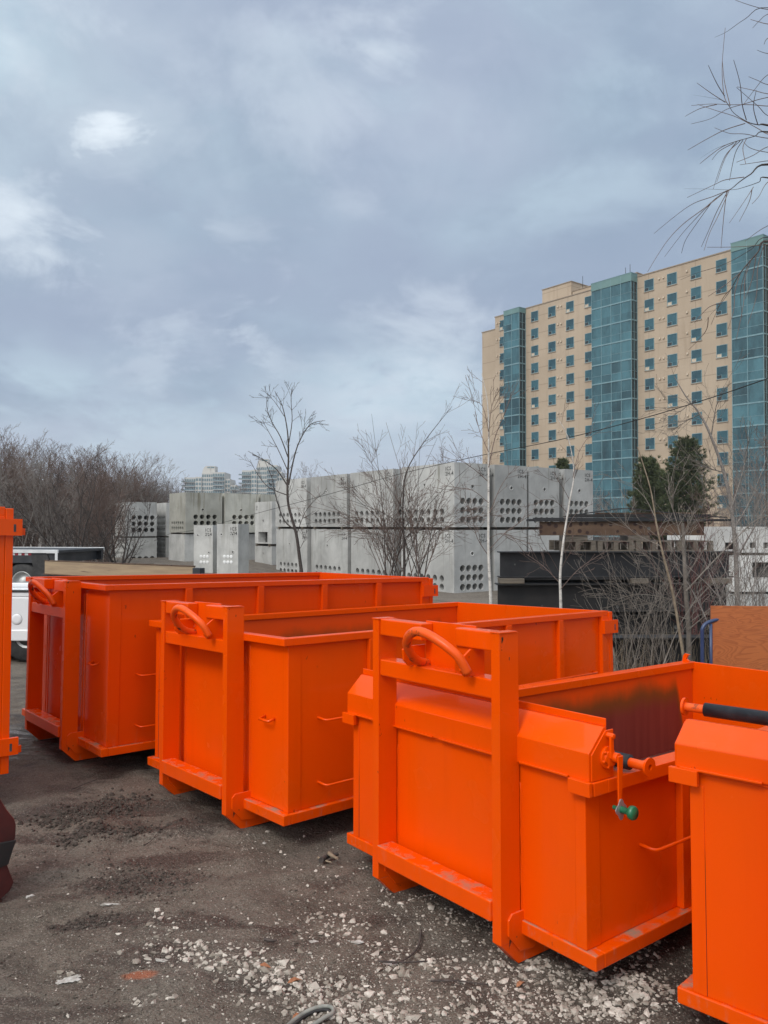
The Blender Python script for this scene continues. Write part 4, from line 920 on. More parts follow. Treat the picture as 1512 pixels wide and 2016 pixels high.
# left group, seen through the bare branches
Yl = 50.0; c1 = at(246, 1056, Yl); hl = at(246, 988, Yl).z - c1.z; zgl = float(gbase(c1.x, c1.y)) - .1
def vl(a, b, z): q_ = Vector((c1.x, c1.y, 0)) + VA * a + VB * b; return (q_.x, q_.y, z)
rr3 = grid(.55, .40, 4, .40, .40, 3, .15); ll3 = grid(.5, .35, 5, .40, .40, 3, .13)
for aa, t_ in ((0, 'behind the bare branches, twelve round holes'), (2.72, 'just left of the streaked corner vault')):
    vault(vl(aa, .05 * aa, c1.z), 'upper vault ' + t_, LA=2.05, LB=2.2, H=hl, right=rr3, left=ll3)
    vault(vl(aa, .05 * aa, zgl), 'lower vault ' + t_, LA=2.05, LB=2.2, H=c1.z - .10 - zgl, right=grid(.55, .40, 4, at(300, 1112, Yl).z - zgl - .03, .40, 2, .15), left=ll3)
    for bb in (.3, 1.7):
        m = MB(); m.box(-.02, 2.05, bb, bb + .12, 0, .096); o = m.build('timber_spacer', [M_LUMBER]); tag(o, 'grey timber spacer between the leftmost vaults', 'timber', 'timber spacers between stacked vaults'); o.location = vl(aa, .05 * aa, c1.z - .099); o.rotation_euler = (0, 0, THV)
c2 = at(150, 1071, 52.0); zg2 = float(gbase(c2.x, c2.y)) - .1
vault((c2.x, c2.y, c2.z), 'leftmost upper vault, half hidden in the thicket', LA=2.3, LB=2.0, H=at(150, 1022, 52).z - c2.z, right=grid(.75, .40, 3, .30, .36, 2, .13))
vault((c2.x, c2.y, zg2), 'leftmost lower vault, half hidden in the thicket', LA=2.3, LB=2.0, H=c2.z - .05 - zg2)
m = MB(); m.box(-.02, 2.3, .6, 1.4, 0, .048); o = m.build('timber_spacer', [M_LUMBER]); tag(o, 'grey timber spacer between the leftmost vaults', 'timber', 'timber spacers between stacked vaults'); o.location = (c2.x, c2.y, c2.z - .0495); o.rotation_euler = (0, 0, THV)

# ---------------------------------------------------------------- pallets, steel beams
def pallet(loc, rz, label, group, LX=1.2, LY=1.0, h=.14, mat=None):
    root = empty('pallet', loc, rz); tag(root, label, 'pallet', group)
    for k in range(5): m = MB(); y = k * (LY - .1) / 4; m.box(0, LX, y, y + .1, h - .022, h); m.build('deck_board', [M_LUMBER], root, .003)
    for a_ in range(3):
        for b_ in range(3): m = MB(); m.box(a_ * (LX - .09) / 2, a_ * (LX - .09) / 2 + .09, b_ * (LY - .1) / 2, b_ * (LY - .1) / 2 + .1, .0205, h - .0225); m.build('block', [M_LUMBER], root)
    for k in range(3): m = MB(); y = k * (LY - .1) / 2; m.box(0, LX, y, y + .1, 0, .02); m.build('base_board', [M_LUMBER], root)
    return root
pl = at(290, 1108, 40); pallet((pl.x - .9, pl.y, at(290, 1122, 40).z), R_(20), 'grey wooden pallet lying at the foot of the left vaults', None, h=.30)
def girder(px0, px1, pyt, pyb, Y, fw, label, mat, group, holes=(), tf=.025, slope=0.0, stiff=0, depth_in=0.0, web_mat=None):
    a = at(px0, pyt, Y); b = at(px1, pyt, Y); zb = at(px0, pyb, Y).z; L = b.x - a.x; h = a.z - zb
    root = empty('steel_girder', (a.x, Y, zb), slope); tag(root, label, 'steel beam', group)
    m = MB(); m.box(0, L, 0, fw, h - tf, h); m.build('flange', [mat], root, .004)
    m = MB(); m.box(0, L, 0, fw, 0, tf); m.build('flange', [mat], root, .004)
    m = MB(); m.box(.03, L - .03, fw / 2 - .012, fw / 2 + .012, tf + .0005, h - tf - .0005)
    for hx, hz, r in holes: m.lathe([(0, r), (.0015, r), (.0016, 0)], (hx * L, fw / 2 - .0125, hz * h), (0, -1, 0), 16, 1, False)
    m.build('web', [web_mat or mat, M_HOLE], root)
    for k in range(stiff):
        x = L * (k + 1) / (stiff + 1); m = MB(); m.box(x, x + .015, .01, fw / 2 - .0125, tf + .0005, h - tf - .0005); m.build('stiffener', [mat], root)
    return root
GB = 'black steel girders stacked behind the brush'
Yg = 15.0
girder(984, 1452, 1086, 1138, Yg, .30, 'uppermost black girder, bolt hole in its web, in the stack behind the brush', M_BLKSTEEL, GB, ((.265, .48, .025), (.07, .5, .018), (.60, .52, .03), (.585, .5, .02)), slope=R_(2))
girder(980, 1440, 1150, 1206, Yg - .1, .36, 'second black girder from the top of the stack, beneath a sawn packer', M_DKSTEEL, GB, ((.2, .2, .02), (.53, .15, .03)), slope=R_(2))
girder(985, 1455, 1212, 1256, Yg - .05, .34, 'third black girder from the top of the stack, large hole in its web', M_DKSTEEL, GB, ((.48, .55, .10), (.76, .4, .04)), slope=R_(2))
girder(990, 1446, 1126, 1216, Yg + .55, .30, 'added black girder darkening the gap under the uppermost one from behind', M_DKSTEEL, GB, slope=R_(2))  # backing girder added so the gap in the stack reads dark
girder(992, 1448, 1204, 1290, Yg + .6, .30, 'added black girder darkening the lower gaps from behind the stack', M_DKSTEEL, GB, slope=R_(2))  # second added backing piece, fills the lower gaps with dark
g_ = at(985, 1260, Yg); zg_ = gz(g_.x, g_.y)
girder(978, 1460, 1260, CY + 27 + (CAM_H - zg_) * F_PX / Yg, Yg, .40, 'bottom black girder of the stack, lying near the ground', M_DKSTEEL, GB, slope=R_(2))
for px, py0, py1, w_, lab in ((985, 1139, 1149, .46, 'pale sawn packer at the left end under the uppermost girder'), (1245, 1139, 1149, .32, 'sawn packer in the middle under the uppermost girder'), (1400, 1139, 1149, .4, 'packer at the right end under the uppermost girder'),
                              (1020, 1206, 1211.5, .4, 'dark packer at the left under the second girder'), (1390, 1206, 1211.5, .4, 'dark packer at the right under the second girder'), (1020, 1256, 1259.5, .4, 'dark packer at the left under the third girder'), (1390, 1256, 1259.5, .4, 'dark packer at the right under the third girder')):
    a = at(px, py0, Yg - .12); m = MB(); m.box(a.x, a.x + w_, a.y + .02, a.y + .36, at(px, py1, Yg - .05).z + .004, a.z - .004); tag(m.build('timber_packer', [M_LUMBER], bevel=.005), lab, 'timber')
g2 = at(1195, 1258, 10.6); z2 = gz(g2.x + 1, 10.6)
girder(1150, 1500, 1256, CY + 27 + (CAM_H - z2) * F_PX / 10.6, 10.6, .30, 'rust-dark girder lying alone on the ground in front of the stack', M_DKSTEEL, None, slope=R_(1.5))
Yp = 15.3
for k, px in enumerate((1103, 1178, 1253, 1335)):
    a = at(px, 1085, Yp); root = pallet((a.x, a.y, a.z + .0), R_(2), ['leftmost pallet under the rusty beam', 'second pallet from the left under the rusty beam', 'third pallet from the left under the rusty beam', 'rightmost pallet under the rusty beam'][k], 'pallets carrying the rusty beam', LX=.70, LY=.9, h=.20)
for px, lab in ((1238, 'short sawn block on the third pallet, under the rusty beam'), (1115, 'short sawn block on the leftmost pallet, under the rusty beam')):
    a = at(px, 1062, Yp); m = MB(); m.box(a.x, a.x + .42, a.y + .02, a.y + .6, at(px, 1065, Yp).z + .004, at(px, 1054.5, Yp).z); tag(m.build('timber_packer', [M_LUMBER], bevel=.005), lab, 'timber')
girder(1060, 1393, 1027, 1054, Yp - .02, .09, 'rusty brown perforated beam lying on pallets above the black girders', M_RUST, None, ((.66, .5, .035),), tf=.012, slope=R_(1.0), web_mat=M_RUST)
a = at(1040, 1026.5, Yp); b_ = at(1440, 1018, Yp)
m = MB(); m.box(0, b_.x - a.x, -.05, .20, 0, .045); m.box(.12, b_.x - a.x - .9, -.02, .16, .0455, .068); o = m.build('steel_plate', [M_BLKSTEEL], bevel=.004); tag(o, 'long flat black steel section lying on top of the rusty beam', 'steel plate'); o.location = (a.x, a.y, a.z + .003); o.rotation_euler = (0, 0, R_(1))
pk = [at(px, py, Yp + .2) for px, py in ((1110, 1018), (1215, 1003), (1240, 1002), (1330, 1012), (1432, 1020))]
m = MB(); nn = len(pk); vs = [(p.x, p.y + .0, p.z) for p in pk] + [(p.x, p.y + .05, p.z) for p in pk] + [(p.x, p.y, p.z + .022) for p in pk] + [(p.x, p.y + .05, p.z + .022) for p in pk]
m.add(vs, [(i, i + 1, nn + i + 1, nn + i) for i in range(nn - 1)] + [(2 * nn + i, 2 * nn + i + 1, 3 * nn + i + 1, 3 * nn + i) for i in range(nn - 1)] + [(i, i + 1, 2 * nn + i + 1, 2 * nn + i) for i in range(nn - 1)] + [(nn + i, nn + i + 1, 3 * nn + i + 1, 3 * nn + i) for i in range(nn - 1)])
tag(m.build('bent_bar', [M_BLKSTEEL]), 'thin black bar bent to a low peak on top of the beam pile', 'steel bar')

for k, (x0_, x1_, py, yy, th, mt, lab) in enumerate(((1075, 1290, 1026.0, .30, .02, M_RUST, 'short rusty plate lying crooked under the flat black section'), (1120, 1405, 1018.5, .12, .03, M_DKSTEEL, 'thin dark angle bar lying along the top of the beam pile'), (1180, 1380, 1014.5, .30, .02, M_RUST, 'rusty strip lying under the bent bar'), (1000, 1300, 1142.5, .03, .018, M_DKSTEEL, 'long dark strip in the gap under the uppermost girder'))):
    a = at(x0_, py, Yp - .25 if k == 3 else Yp); b_ = at(x1_, py, Yp); m = MB(); m.box(0, b_.x - a.x, 0, .16, 0, th); m.box(0, b_.x - a.x, 0, .012, th + .0005, th + .035); o = tag(m.build('steel_strip', [mt], bevel=.002), lab, 'steel strip'); o.location = (a.x, a.y + yy, a.z); o.rotation_euler = (0, R_(.3 - .25 * k), R_(1.5 - 1.2 * k))
# white blocks beyond the girders
Yw = 20.0
def white_block(x0, x1, y0, y1, Y, dep, lab, op=()):
    a = at(x0, y1, Y); b = at(x1, y0, Y); root = empty('concrete_block', (a.x, a.y, a.z)); tag(root, lab, 'concrete block')
    m = MB(); face_with_holes_rect(m, b.x - a.x, b.z - a.z, [((at(u0, 0, Y).x - a.x), (at(u1, 0, Y).x - a.x), at(0, v1, Y).z - a.z, at(0, v0, Y).z - a.z) for u0, u1, v0, v1 in op], dep)
    m.build('body', [M_CONC_W, M_HOLE], root, fix=False)
def face_with_holes_rect(m, W, H, rects, dep):
    xs = sorted({0, W} | {r for q in rects for r in q[:2]}); zs = sorted({0, H} | {r for q in rects for r in q[2:]})
    for i in range(len(xs) - 1):
        for j in range(len(zs) - 1):
            xc, zc = (xs[i] + xs[i + 1]) / 2, (zs[j] + zs[j + 1]) / 2
            if any(q[0] < xc < q[1] and q[2] < zc < q[3] for q in rects): continue
            m.add([(xs[i], 0, zs[j]), (xs[i + 1], 0, zs[j]), (xs[i + 1], 0, zs[j + 1]), (xs[i], 0, zs[j + 1])], [(0, 1, 2, 3)])
    for x0, x1, z0, z1 in rects:
        v = [(x, y, z) for y in (0, .3) for x, z in ((x0, z0), (x1, z0), (x1, z1), (x0, z1))]
        m.add(v, [(0, 1, 5, 4), (1, 2, 6, 5), (2, 3, 7, 6), (3, 0, 4, 7)]); m.add(v[4:], [(0, 1, 2, 3)], 1)
    m.add([(0, 0, 0), (W, 0, 0), (W, dep, 0), (0, dep, 0), (0, 0, H), (W, 0, H), (W, dep, H), (0, dep, H)], [(4, 5, 6, 7), (1, 2, 6, 5), (0, 3, 7, 4), (2, 3, 7, 6), (0, 1, 2, 3)])
white_block(1392, 1506, 1037, 1088, Yw, 1.6, 'white concrete block with rectangular openings, top of the pile at the right', ((1419, 1445, 1068, 1082), (1468, 1480, 1068, 1079), (1494, 1503, 1068, 1079)))
white_block(1355, 1392, 1053, 1086, Yw + .2, 1.5, 'low white concrete block left of the one with openings')
white_block(1443, 1560, 1094, 1165, Yw - .1, 1.5, 'white concrete block under the one with openings', ((1472, 1530, 1107, 1138),))
a = at(1443, 1168, Yw - .1); zf_ = gz(a.x + .5, a.y)
m = MB(); m.box(0, 1.6, 0, 1.4, 0, a.z - zf_ - .03); o = m.build('concrete_footing', [M_CONC]); tag(o, 'grey concrete footing carrying the white blocks', 'concrete block'); o.location = (a.x, a.y, zf_)
a2 = at(1350, 1090, Yw); m = MB(); m.box(0, 2.6, .1, 1.3, 0, .055); o = m.build('timber_deck', [M_LUMBER]); tag(o, 'grey timber layer under the upper white blocks', 'timber'); o.location = (a2.x, a2.y, at(1350, 1093, Yw).z - .01)
a3 = at(1350, 1094, Yw + .2); m = MB(); m.box(0, 1.1, 0, 1.2, gz(a3.x, a3.y), at(1350, 1093, Yw).z - .012); o = m.build('concrete_footing', [M_CONC]); tag(o, 'grey concrete block behind the girders under the timber layer', 'concrete block'); o.location = (a3.x, a3.y, 0)

# ---------------------------------------------------------------- plywood cart
Yc = 7.4
root = empty('panel_cart', (0, 0, 0)); zg_ = gz(2.9, 7.4)
x0 = at(1378, 1222, Yc).x; xr = at(1600, 1222, Yc).x; ztop = at(1390, 1222, Yc).z
root.location = (x0, Yc, zg_); tag(root, 'blue tubular panel cart standing behind the third bin', 'cart')
m = MB(); h_ = ztop - zg_
for yy in (0.0, .28):
    pass
m.tube(catmull([(0.02, 0, .18), (.02, 0, h_ - .20), (.03, 0, h_ - .06), (.12, .02, h_ - .005), (.26, .06, h_ + .01), (.30, .10, h_ - .05), (.30, .10, .18)], 6), .017, 10); m.build('handle', [M_BLUE], root)
m = MB(); m.tube([(.11, .02, .18), (.11, .02, h_ - .03)], .014, 10); m.build('upright', [M_BLUE], root)
m = MB(); m.box(-.02, xr - x0 + .2, -.05, .65, .15, .19); m.build('deck', [M_BLUE], root, .01)
for wx, wy in ((.1, .05), (xr - x0 + .05, .05), (.1, .55), (xr - x0 + .05, .55)):
    w = MB(); w.lathe([(-.02, 0), (-.02, .065), (.02, .065), (.02, 0)], (wx, wy, .066), (0, 1, 0), 16); w.box(wx - .02, wx + .02, wy - .028, wy - .021, .06, .149); w.box(wx - .02, wx + .02, wy + .021, wy + .028, .06, .149); w.build('caster', [M_RUBBER], root)
a = at(1409, 1195, Yc - .08); b = at(1600, 1200, Yc - .08)
m = MB(); m.box(0, 1.22, 0, .019, 0, a.z - zg_ - .192); o = m.build('plywood_sheet', [M_PLY], bevel=.001); tag(o, 'orange-brown plywood sheet with swirling grain standing on the blue cart', 'plywood sheet'); o.location = (a.x, a.y + .09, zg_ + .192); o.rotation_euler = (R_(-1.0), 0, R_(-4))

# ---------------------------------------------------------------- white pickup
def pickup():
    Y = 11.2; zg_ = float(gbase(-4.8, Y)) + .02; K = .95
    root = empty('pickup_truck', (at(33, 1219, Y).x, Y, zg_), R_(-3)); tag(root, 'white pickup truck seen in the gap between the left edge bin and the first bin', 'pickup truck')
    zr = at(33, 1163, Y).z - zg_; zb = at(33, 1262, Y).z - zg_
    m = MB()                                                     # bed and cab side as lofted sections along x (front to the left)
    m.box(-1.60, 1.35, 0, 1.85, zb + .05, zr - .09, 0); m.box(-1.60, 1.35, 0, .10, zr - .0898, zr - .02); m.box(-1.60, 1.35, 1.75, 1.85, zr - .0898, zr - .02)
    m.box(-1.59, 1.34, -.012, .02, zb + .0, zb + .16); m.build('bed', [M_PICK], root, .03)
    m = MB(); m.box(-1.61, 1.36, -.015, .115, zr - .0198, zr + .005); m.build('bed_rail', [M_RUBBER], root, .006)
    m = MB(); m.lathe([(.0, .078), (.004, .078), (.004, .070), (.006, .068), (.008, .04), (.008, 0)], (0, 0, at(33, 1219, Y).z - zg_), (0, -1, 0), 28); m.build('fuel_door', [M_PICK], root)
    m = MB(); m.lathe([(.0, .0805), (.0015, .0805), (.0015, .0775)], (0, 0, at(33, 1219, Y).z - zg_), (0, -1, 0), 28); m.build('fuel_door_gap', [M_RUBBER], root)
    m = MB(); m.prism([(-2.6, zb), (-1.62, zb), (-1.62, zr), (-1.70, zr + .62), (-1.9, zr + .62), (-2.55, zr + .06), (-3.7, zr - .06), (-3.8, zb)], 1, 0, 1.85); m.build('cab', [M_PICK], root, .04)
    m = MB(); m.prism([(-1.68, zr + .04), (-1.72, zr + .52), (-1.85, zr + .52), (-2.35, zr + .06)], 1, -.004, -.001); m.build('side_window', [M_DARKGLASS], root)
    m = MB(); m.box(1.36, 1.42, .1, 1.75, zb + .05, zr - .03); m.build('tailgate', [M_PICK], root, .02)
    m = MB(); m.box(1.43, 1.58, .05, 1.8, zb - .02, zb + .12); m.build('bumper', [M_RIM], root, .02)
    m = MB(); m.box(-3.7, 1.35, .06, 1.79, zb - .14, zb + .0495); m.build('chassis', [M_RUBBER], root)
    for wx in (.12, -2.9):
        for wy in (.02, 1.60):
            t = MB(); t.lathe([(0, .17), (0, .33), (.03, .36), (.20, .36), (.23, .33), (.23, .17)], (wx, wy, .345), (0, 1, 0), 28); to = t.build('tyre', [M_RUBBER], root)
            r = MB(); r.lathe([(.02, .17), (.04, .14), (.05, .05), (.02, .0)], (wx, wy, .345), (0, 1, 0), 20); r.lathe([(.19, .17), (.17, 0)], (wx, wy, .345), (0, 1, 0), 20); r.build('rim', [M_RIM], to)
pickup()
# ---------------------------------------------------------------- flatbed behind it, and the wooden-sided trailer
def flatbed():
    Y = 20.0; a = at(25, 1077, Y); X1 = at(117, 1083, Y).x; rz = R_(-8); zg_ = float(gbase(-10, Y))
    root = empty('flatbed_trailer', (X1, Y - .1, zg_), rz); tag(root, 'dark flatbed trailer with red and white tape and dual wheels beyond the pickup', 'trailer')
    zt = at(100, 1082, Y).z - zg_; dk = .085
    m = MB(); m.box(-6.5, 0, 0, .05, zt - dk, zt); m.box(-6.5, 0, 2.35, 2.4, zt - dk, zt); m.box(-6.5, 0, .0501, 2.3499, zt - dk, zt - .02, 1); m.build('deck', [M_SILVER, M_TRUCKBLK], root)
    m = MB(); m.box(-6.5, -.02, .05, .13, zt - .34, zt - dk - .001); m.box(-6.5, -.02, 2.27, 2.35, zt - .34, zt - dk - .001); m.box(-6.4, -.4, .7, .85, zt - .5, zt - .35); m.box(-6.4, -.4, 1.55, 1.7, zt - .5, zt - .35); m.box(-.5, -.15, .15, 2.25, zt - .34, zt - .10); m.build('frame', [M_TRUCKBLK], root)
    m = MB(); m.box(-.07, 0, -.012, -.001, zt - .30, zt - .03); m.box(-.3, -.071, -.012, -.001, zt - .09, zt - .03); m.build('corner_frame', [M_SILVER], root)
    for k in range(14):
        m = MB(); x = -.75 - k * .09; m.box(x - .0895, x, .046, .0495, zt - .145, zt - dk - .004, 0 if k % 2 == 0 else 1); m.build('reflective_tape', [M_REDTAPE, M_WHITE], root)
    m = MB(); m.prism([(-.75, zt - .15), (-.30, zt - .12), (-.16, zt - .45), (-.12, zt - .78), (-.60, zt - .80)], 1, .02, .045); m.build('mud_flap', [M_RUBBER], root)
    m = MB(); m.box(-2.5, -1.65, .15, .75, zt - .85, zt - .36); m.build('side_box', [M_TRUCKBLK], root, .02)
    for wx in (-1.02, -2.9):
        for wy in (.06, .40, 1.75, 2.08):
            t = MB(); t.lathe([(0, .29), (.0, .40), (.03, .47), (.07, .495), (.21, .495), (.25, .47), (.27, .38), (.27, .29)], (wx, wy, zt - .84), (0, 1, 0), 36); to = t.build('tyre', [M_RUBBER], root)
            r = MB(); r.lathe([(.02, .29), (.0, .275), (.02, .25), (.10, .235), (.12, .16), (.03, .10), (.02, .0)], (wx, wy, zt - .84), (0, 1, 0), 28); r.build('rim', [M_RIM], to)
    m = MB(); m.box(-3.2, -.8, 1.1, 1.2, zt - .9, zt - .78); m.lathe([(0, .06), (2.1, .06)], (-1.02, .1, zt - .84), (0, 1, 0), 12); m.lathe([(0, .06), (2.1, .06)], (-2.9, .1, zt - .84), (0, 1, 0), 12); m.build('axle', [M_TRUCKBLK], root)
flatbed()
def plank_trailer():
    Ya, Yb2 = 17.5, 15.0; a = at(88, 1104, Ya); b = at(381, 1116, Yb2); dx, dy = b.x - a.x, b.y - a.y; L = math.hypot(dx, dy); rz = math.atan2(dy, dx); zg_ = float(gbase(b.x, b.y))
    root = empty('plank_sided_trailer', (a.x, a.y, zg_), rz); tag(root, 'low trailer with weathered plank sides behind the first bin', 'trailer')
    z1 = (a.z + b.z) / 2 - zg_; z0 = z1 - .30
    m = MB(); m.box(0, L, 0, .045, z0, z1); m.build('side_board', [M_PLANK], root, .004)
    m = MB(); m.box(-.05, L + .1, -.006, -.001, z0 - .001, z0 + .02); m.box(-.0, L, -.01, .055, z1 + .0005, z1 + .018); m.build('board_edge', [M_RUST], root)
    m = MB(); m.box(L + .001, L + .20, -.03, .10, z0, z1 - .02); m.box(L + .001, L + .16, .1001, 1.0, z0, z0 + .06); m.build('end_frame', [M_TRUCKBLK], root, .006)
    m = MB(); m.box(-.2, L + .1, .046, 1.0, z0 - .14, z0 - .002); m.build('deck', [M_TRUCKBLK], root)
    for wx in (L * .35, L * .35 + .85):
        for wy in (.06, .78):
            t = MB(); t.lathe([(0, .19), (0, .33), (.03, .37), (.18, .37), (.21, .33), (.21, .19)], (wx, wy, .372), (0, 1, 0), 28); to = t.build('tyre', [M_RUBBER], root)
            r = MB(); r.lathe([(.02, .19), (.05, .15), (.05, 0)], (wx, wy, .372), (0, 1, 0), 20); r.build('rim', [M_RIM], to)
plank_trailer()

# ---------------------------------------------------------------- overhead cable on its pole
pts = [at(1512, 745, 13.5), at(1400, 783, 15), at(1257, 826, 17), at(1100, 866, 19.5), at(945, 897, 22.5), at(780, 935, 26.5), at(640, 975, 31), at(500, 1012, 37), at(390, 1042, 42), at(335, 1051, 44)]
d = (pts[0] - pts[1]).normalized(); pts = [pts[0] + d * 3.5] + pts
m = MB(); e_ = pts[-1]; zb_ = float(gbase(e_.x - .3, e_.y + .6)); m.tube(catmull(pts + [Vector((e_.x - 1.0, e_.y + .35, e_.z - .4))], 4), .010, 5); tag(m.build('overhead_cable', [M_CABLE], fix=False), 'thin black cable sloping from upper right down across the apartment block and vaults', 'cable')
p = pts[0]; zg_ = float(gbase(p.x, p.y)); m = MB(); m.tube([(0, 0, -.2), (0, 0, p.z - zg_ + .4)], [.15, .11], 12); root = empty('utility_pole', (p.x + .13, p.y, zg_)); tag(root, 'wooden pole carrying the cable beyond the right edge', 'pole'); m.build('shaft', [M_LUMBER], root)

# ---------------------------------------------------------------- apartment block
def apartment():
    F0 = Vector((36.9, 108.0, 0)); ZB = -1.0
    root = empty('apartment_block', (F0.x, F0.y, ZB), math.atan2(-.786, .619)); tag(root, 'tan slab apartment block with three teal glass bays, over the vault yard', 'apartment building')
    FH = 2.746; ZR = 36.5 - ZB                                   # local x = -t, y inward
    g = G('tan_panel_wall'); co = g.co('Object'); x, y, z = g.sep(co)
    def line(v, per, off, w):
        f = g.m('FRACT', g.m('DIVIDE', g.m('ADD', v, 100 * per - off), per)); f = g.m('ABSOLUTE', g.m('SUBTRACT', f, .5)); return g.rng(f, w / per, w / per * .45)
    ln = g.m('MAXIMUM', line(z, FH, FH * .5 + (34.85 - ZB) % FH - FH * .5 + FH * .5, .07), line(x, 6.96, 3.0, .06))
    st = g.m('MULTIPLY', g.rng(g.noise(g.co('Object', (.9, .9, .10)), 1.3, 5, .6), .48, .72), .45)
    col = g.mix(g.rng(g.noise(co, .12, 4), .3, .7), (.385, .308, .228), (.445, .362, .272))
    col = g.mix(st, col, (.30, .225, .16)); col = g.mix(g.m('MULTIPLY', ln, .55), col, (.20, .15, .11)); mw = g.out(col, .85)
    def glass(name, c1, c2, rough=.06, spec=.5):
        g = G(name); oi = g.N.new('ShaderNodeAttribute'); oi.attribute_name = 'tone'; n = g.noise(g.co('Object', (1, 1, .4)), .55, 6, .7)
        f = g.m('ADD', g.m('MULTIPLY', oi.outputs['Fac'], .7), g.m('MULTIPLY', g.rng(n, .38, .66), .5), True); return g.out(g.mix(f, c1, c2), rough, spec=spec)
    mgl = glass('teal_bay_glass', (.010, .042, .056), (.062, .170, .208)); mgd = glass('shaded_side_glass', (.006, .022, .032), (.016, .050, .064)); mwg = glass('window_glass', (.008, .045, .066), (.036, .125, .160))  # side panes: the bay glass again, darkened as the shaded face
    mfr = simple('teal_grey_mullion', (.14, .25, .29), (.18, .30, .33), 3, .4); mcap = simple('sea_green_panel', (.11, .205, .205), (.135, .24, .235), .4, .5); mdk = simple('dark_window_sash', (.014, .022, .028), (.03, .04, .045), 2, .4); mvt = simple('cream_vent', (.50, .42, .32), (.56, .48, .38), 3, .6); mcop = simple('tan_roof_coping', (.26, .21, .165), (.32, .26, .2), 2, .6)
    m = MB(); m.box(-29.6, 45, .02, 18, -2, ZR, 0); m.box(-33.2, -29.6005, .6, 16, -2, 34.7 - ZB, 0); m.build('wall', [mw], root)
    m = MB(); m.box(-29.7, 45.1, -.06, 18.1, ZR + .001, ZR + .14); m.box(-33.3, -29.72, .52, 16.1, 34.7 - ZB + .001, 34.83 - ZB); m.build('roof', [mcop], root)
    m = MB(); m.box(-24.5, -18.5, 6.0, 16, ZR + .15, ZR + 4.5); m.box(-18.4, -6.5, 6.2, 16, ZR + .15, ZR + 2.9); m.box(-24.6, -18.4, 5.9, 16.1, ZR + 4.501, ZR + 4.62, 1); m.box(-18.39, -6.4, 6.1, 16.1, ZR + 2.901, ZR + 3.0, 1); m.build('penthouse', [mw, mcop], root)
    for x_, h_ in ((-17, 2.2), (-9.0, 1.5), (-8.2, 1.8)): m = MB(); m.tube([(x_, 7, ZR + 2.9), (x_, 7, ZR + 3 + h_)], .04, 6); m.build('antenna', [mdk], root)
    m = MB()
    for xx in (-6, -5): m.tube([(xx, 2, ZR + .1), (xx, 2, ZR + 1.6)], .05, 6)
    m.tube([(-6, 2, ZR + 1.6), (-5, 2, ZR + 1.6)], .05, 6); m.build('roof_railing', [mdk], root)
    rnd = random.Random(4)
    WW, WH = 1.45, 1.62
    def tone(me, vals):
        a = me.attributes.new('tone', 'FLOAT', 'FACE'); a.data.foreach_set('value', vals)
    var = []
    for k in range(6):
        m = MB(); tn = []
        m.box(0, WW, -.03, .018, 0, .07, 1); m.box(0, WW, -.03, .018, WH - .07, WH, 1); m.box(0, .06, -.03, .018, .0701, WH - .0701, 1); m.box(WW - .06, WW, -.03, .018, .0701, WH - .0701, 1)
        m.box(.06, WW * .46, -.028, .018, .50, .545, 1); m.box(WW * .46, WW * .5, -.028, .018, .0701, .545, 1)
        m.add([(.06, .008, .545), (WW - .06, .008, .545), (WW - .06, .008, WH - .07), (.06, .008, WH - .07)], [(0, 1, 2, 3)], 0); m.add([(WW * .5, .008, .07), (WW - .06, .008, .07), (WW - .06, .008, .545), (WW * .5, .008, .545)], [(0, 1, 2, 3)], 0)
        m.add([(.06, .010, .07), (WW * .46, .010, .07), (WW * .46, .010, .5), (.06, .010, .5)], [(0, 1, 2, 3)], 2 if k % 6 != 1 else 3)
        m.box(-.06, WW + .06, -.07, .018, -.09, -.001, 4)
        me = bpy.data.meshes.new('window'); me.from_pydata(m.v, [], m.f)
        for q in (mwg, mfr, mdk, mvt, mcop): me.materials.append(q)
        me.polygons.foreach_set('material_index', m.m); me.update(); t0 = rnd.random(); tone(me, [t0 if i == 0 else rnd.random() for i in range(len(m.f))]); var.append(me)
    vm = MB(); vm.box(0, .22, -.14, .018, 0, .24); vme = bpy.data.meshes.new('vent'); vme.from_pydata(vm.v, [], vm.f); vme.materials.append(mvt); vme.update()
    z_top = 35.72 - ZB - WH
    def put(t_hi, rows, r0=0):
        for k in range(r0, rows):
            o = link('window', var[rnd.randrange(6)], root); o.location = (-t_hi, 0, z_top - FH * k)
    for t in (1.12, -2.36, -5.84, -9.33): put(t, 12)
    for t in (21.70, 18.22, 14.74, 11.26): put(t, 11)
    put(28.55, 10)
    for t, rows in ((-1.1, 12), (-4.9, 12), (16.4, 11), (29.2, 10)):
        for k in range(rows):
            for dx in ((0, .62) if t != -4.9 else (.3,)):
                o = link('vent', vme, root); o.location = (-t + dx, 0, z_top - FH * k + 1.2)
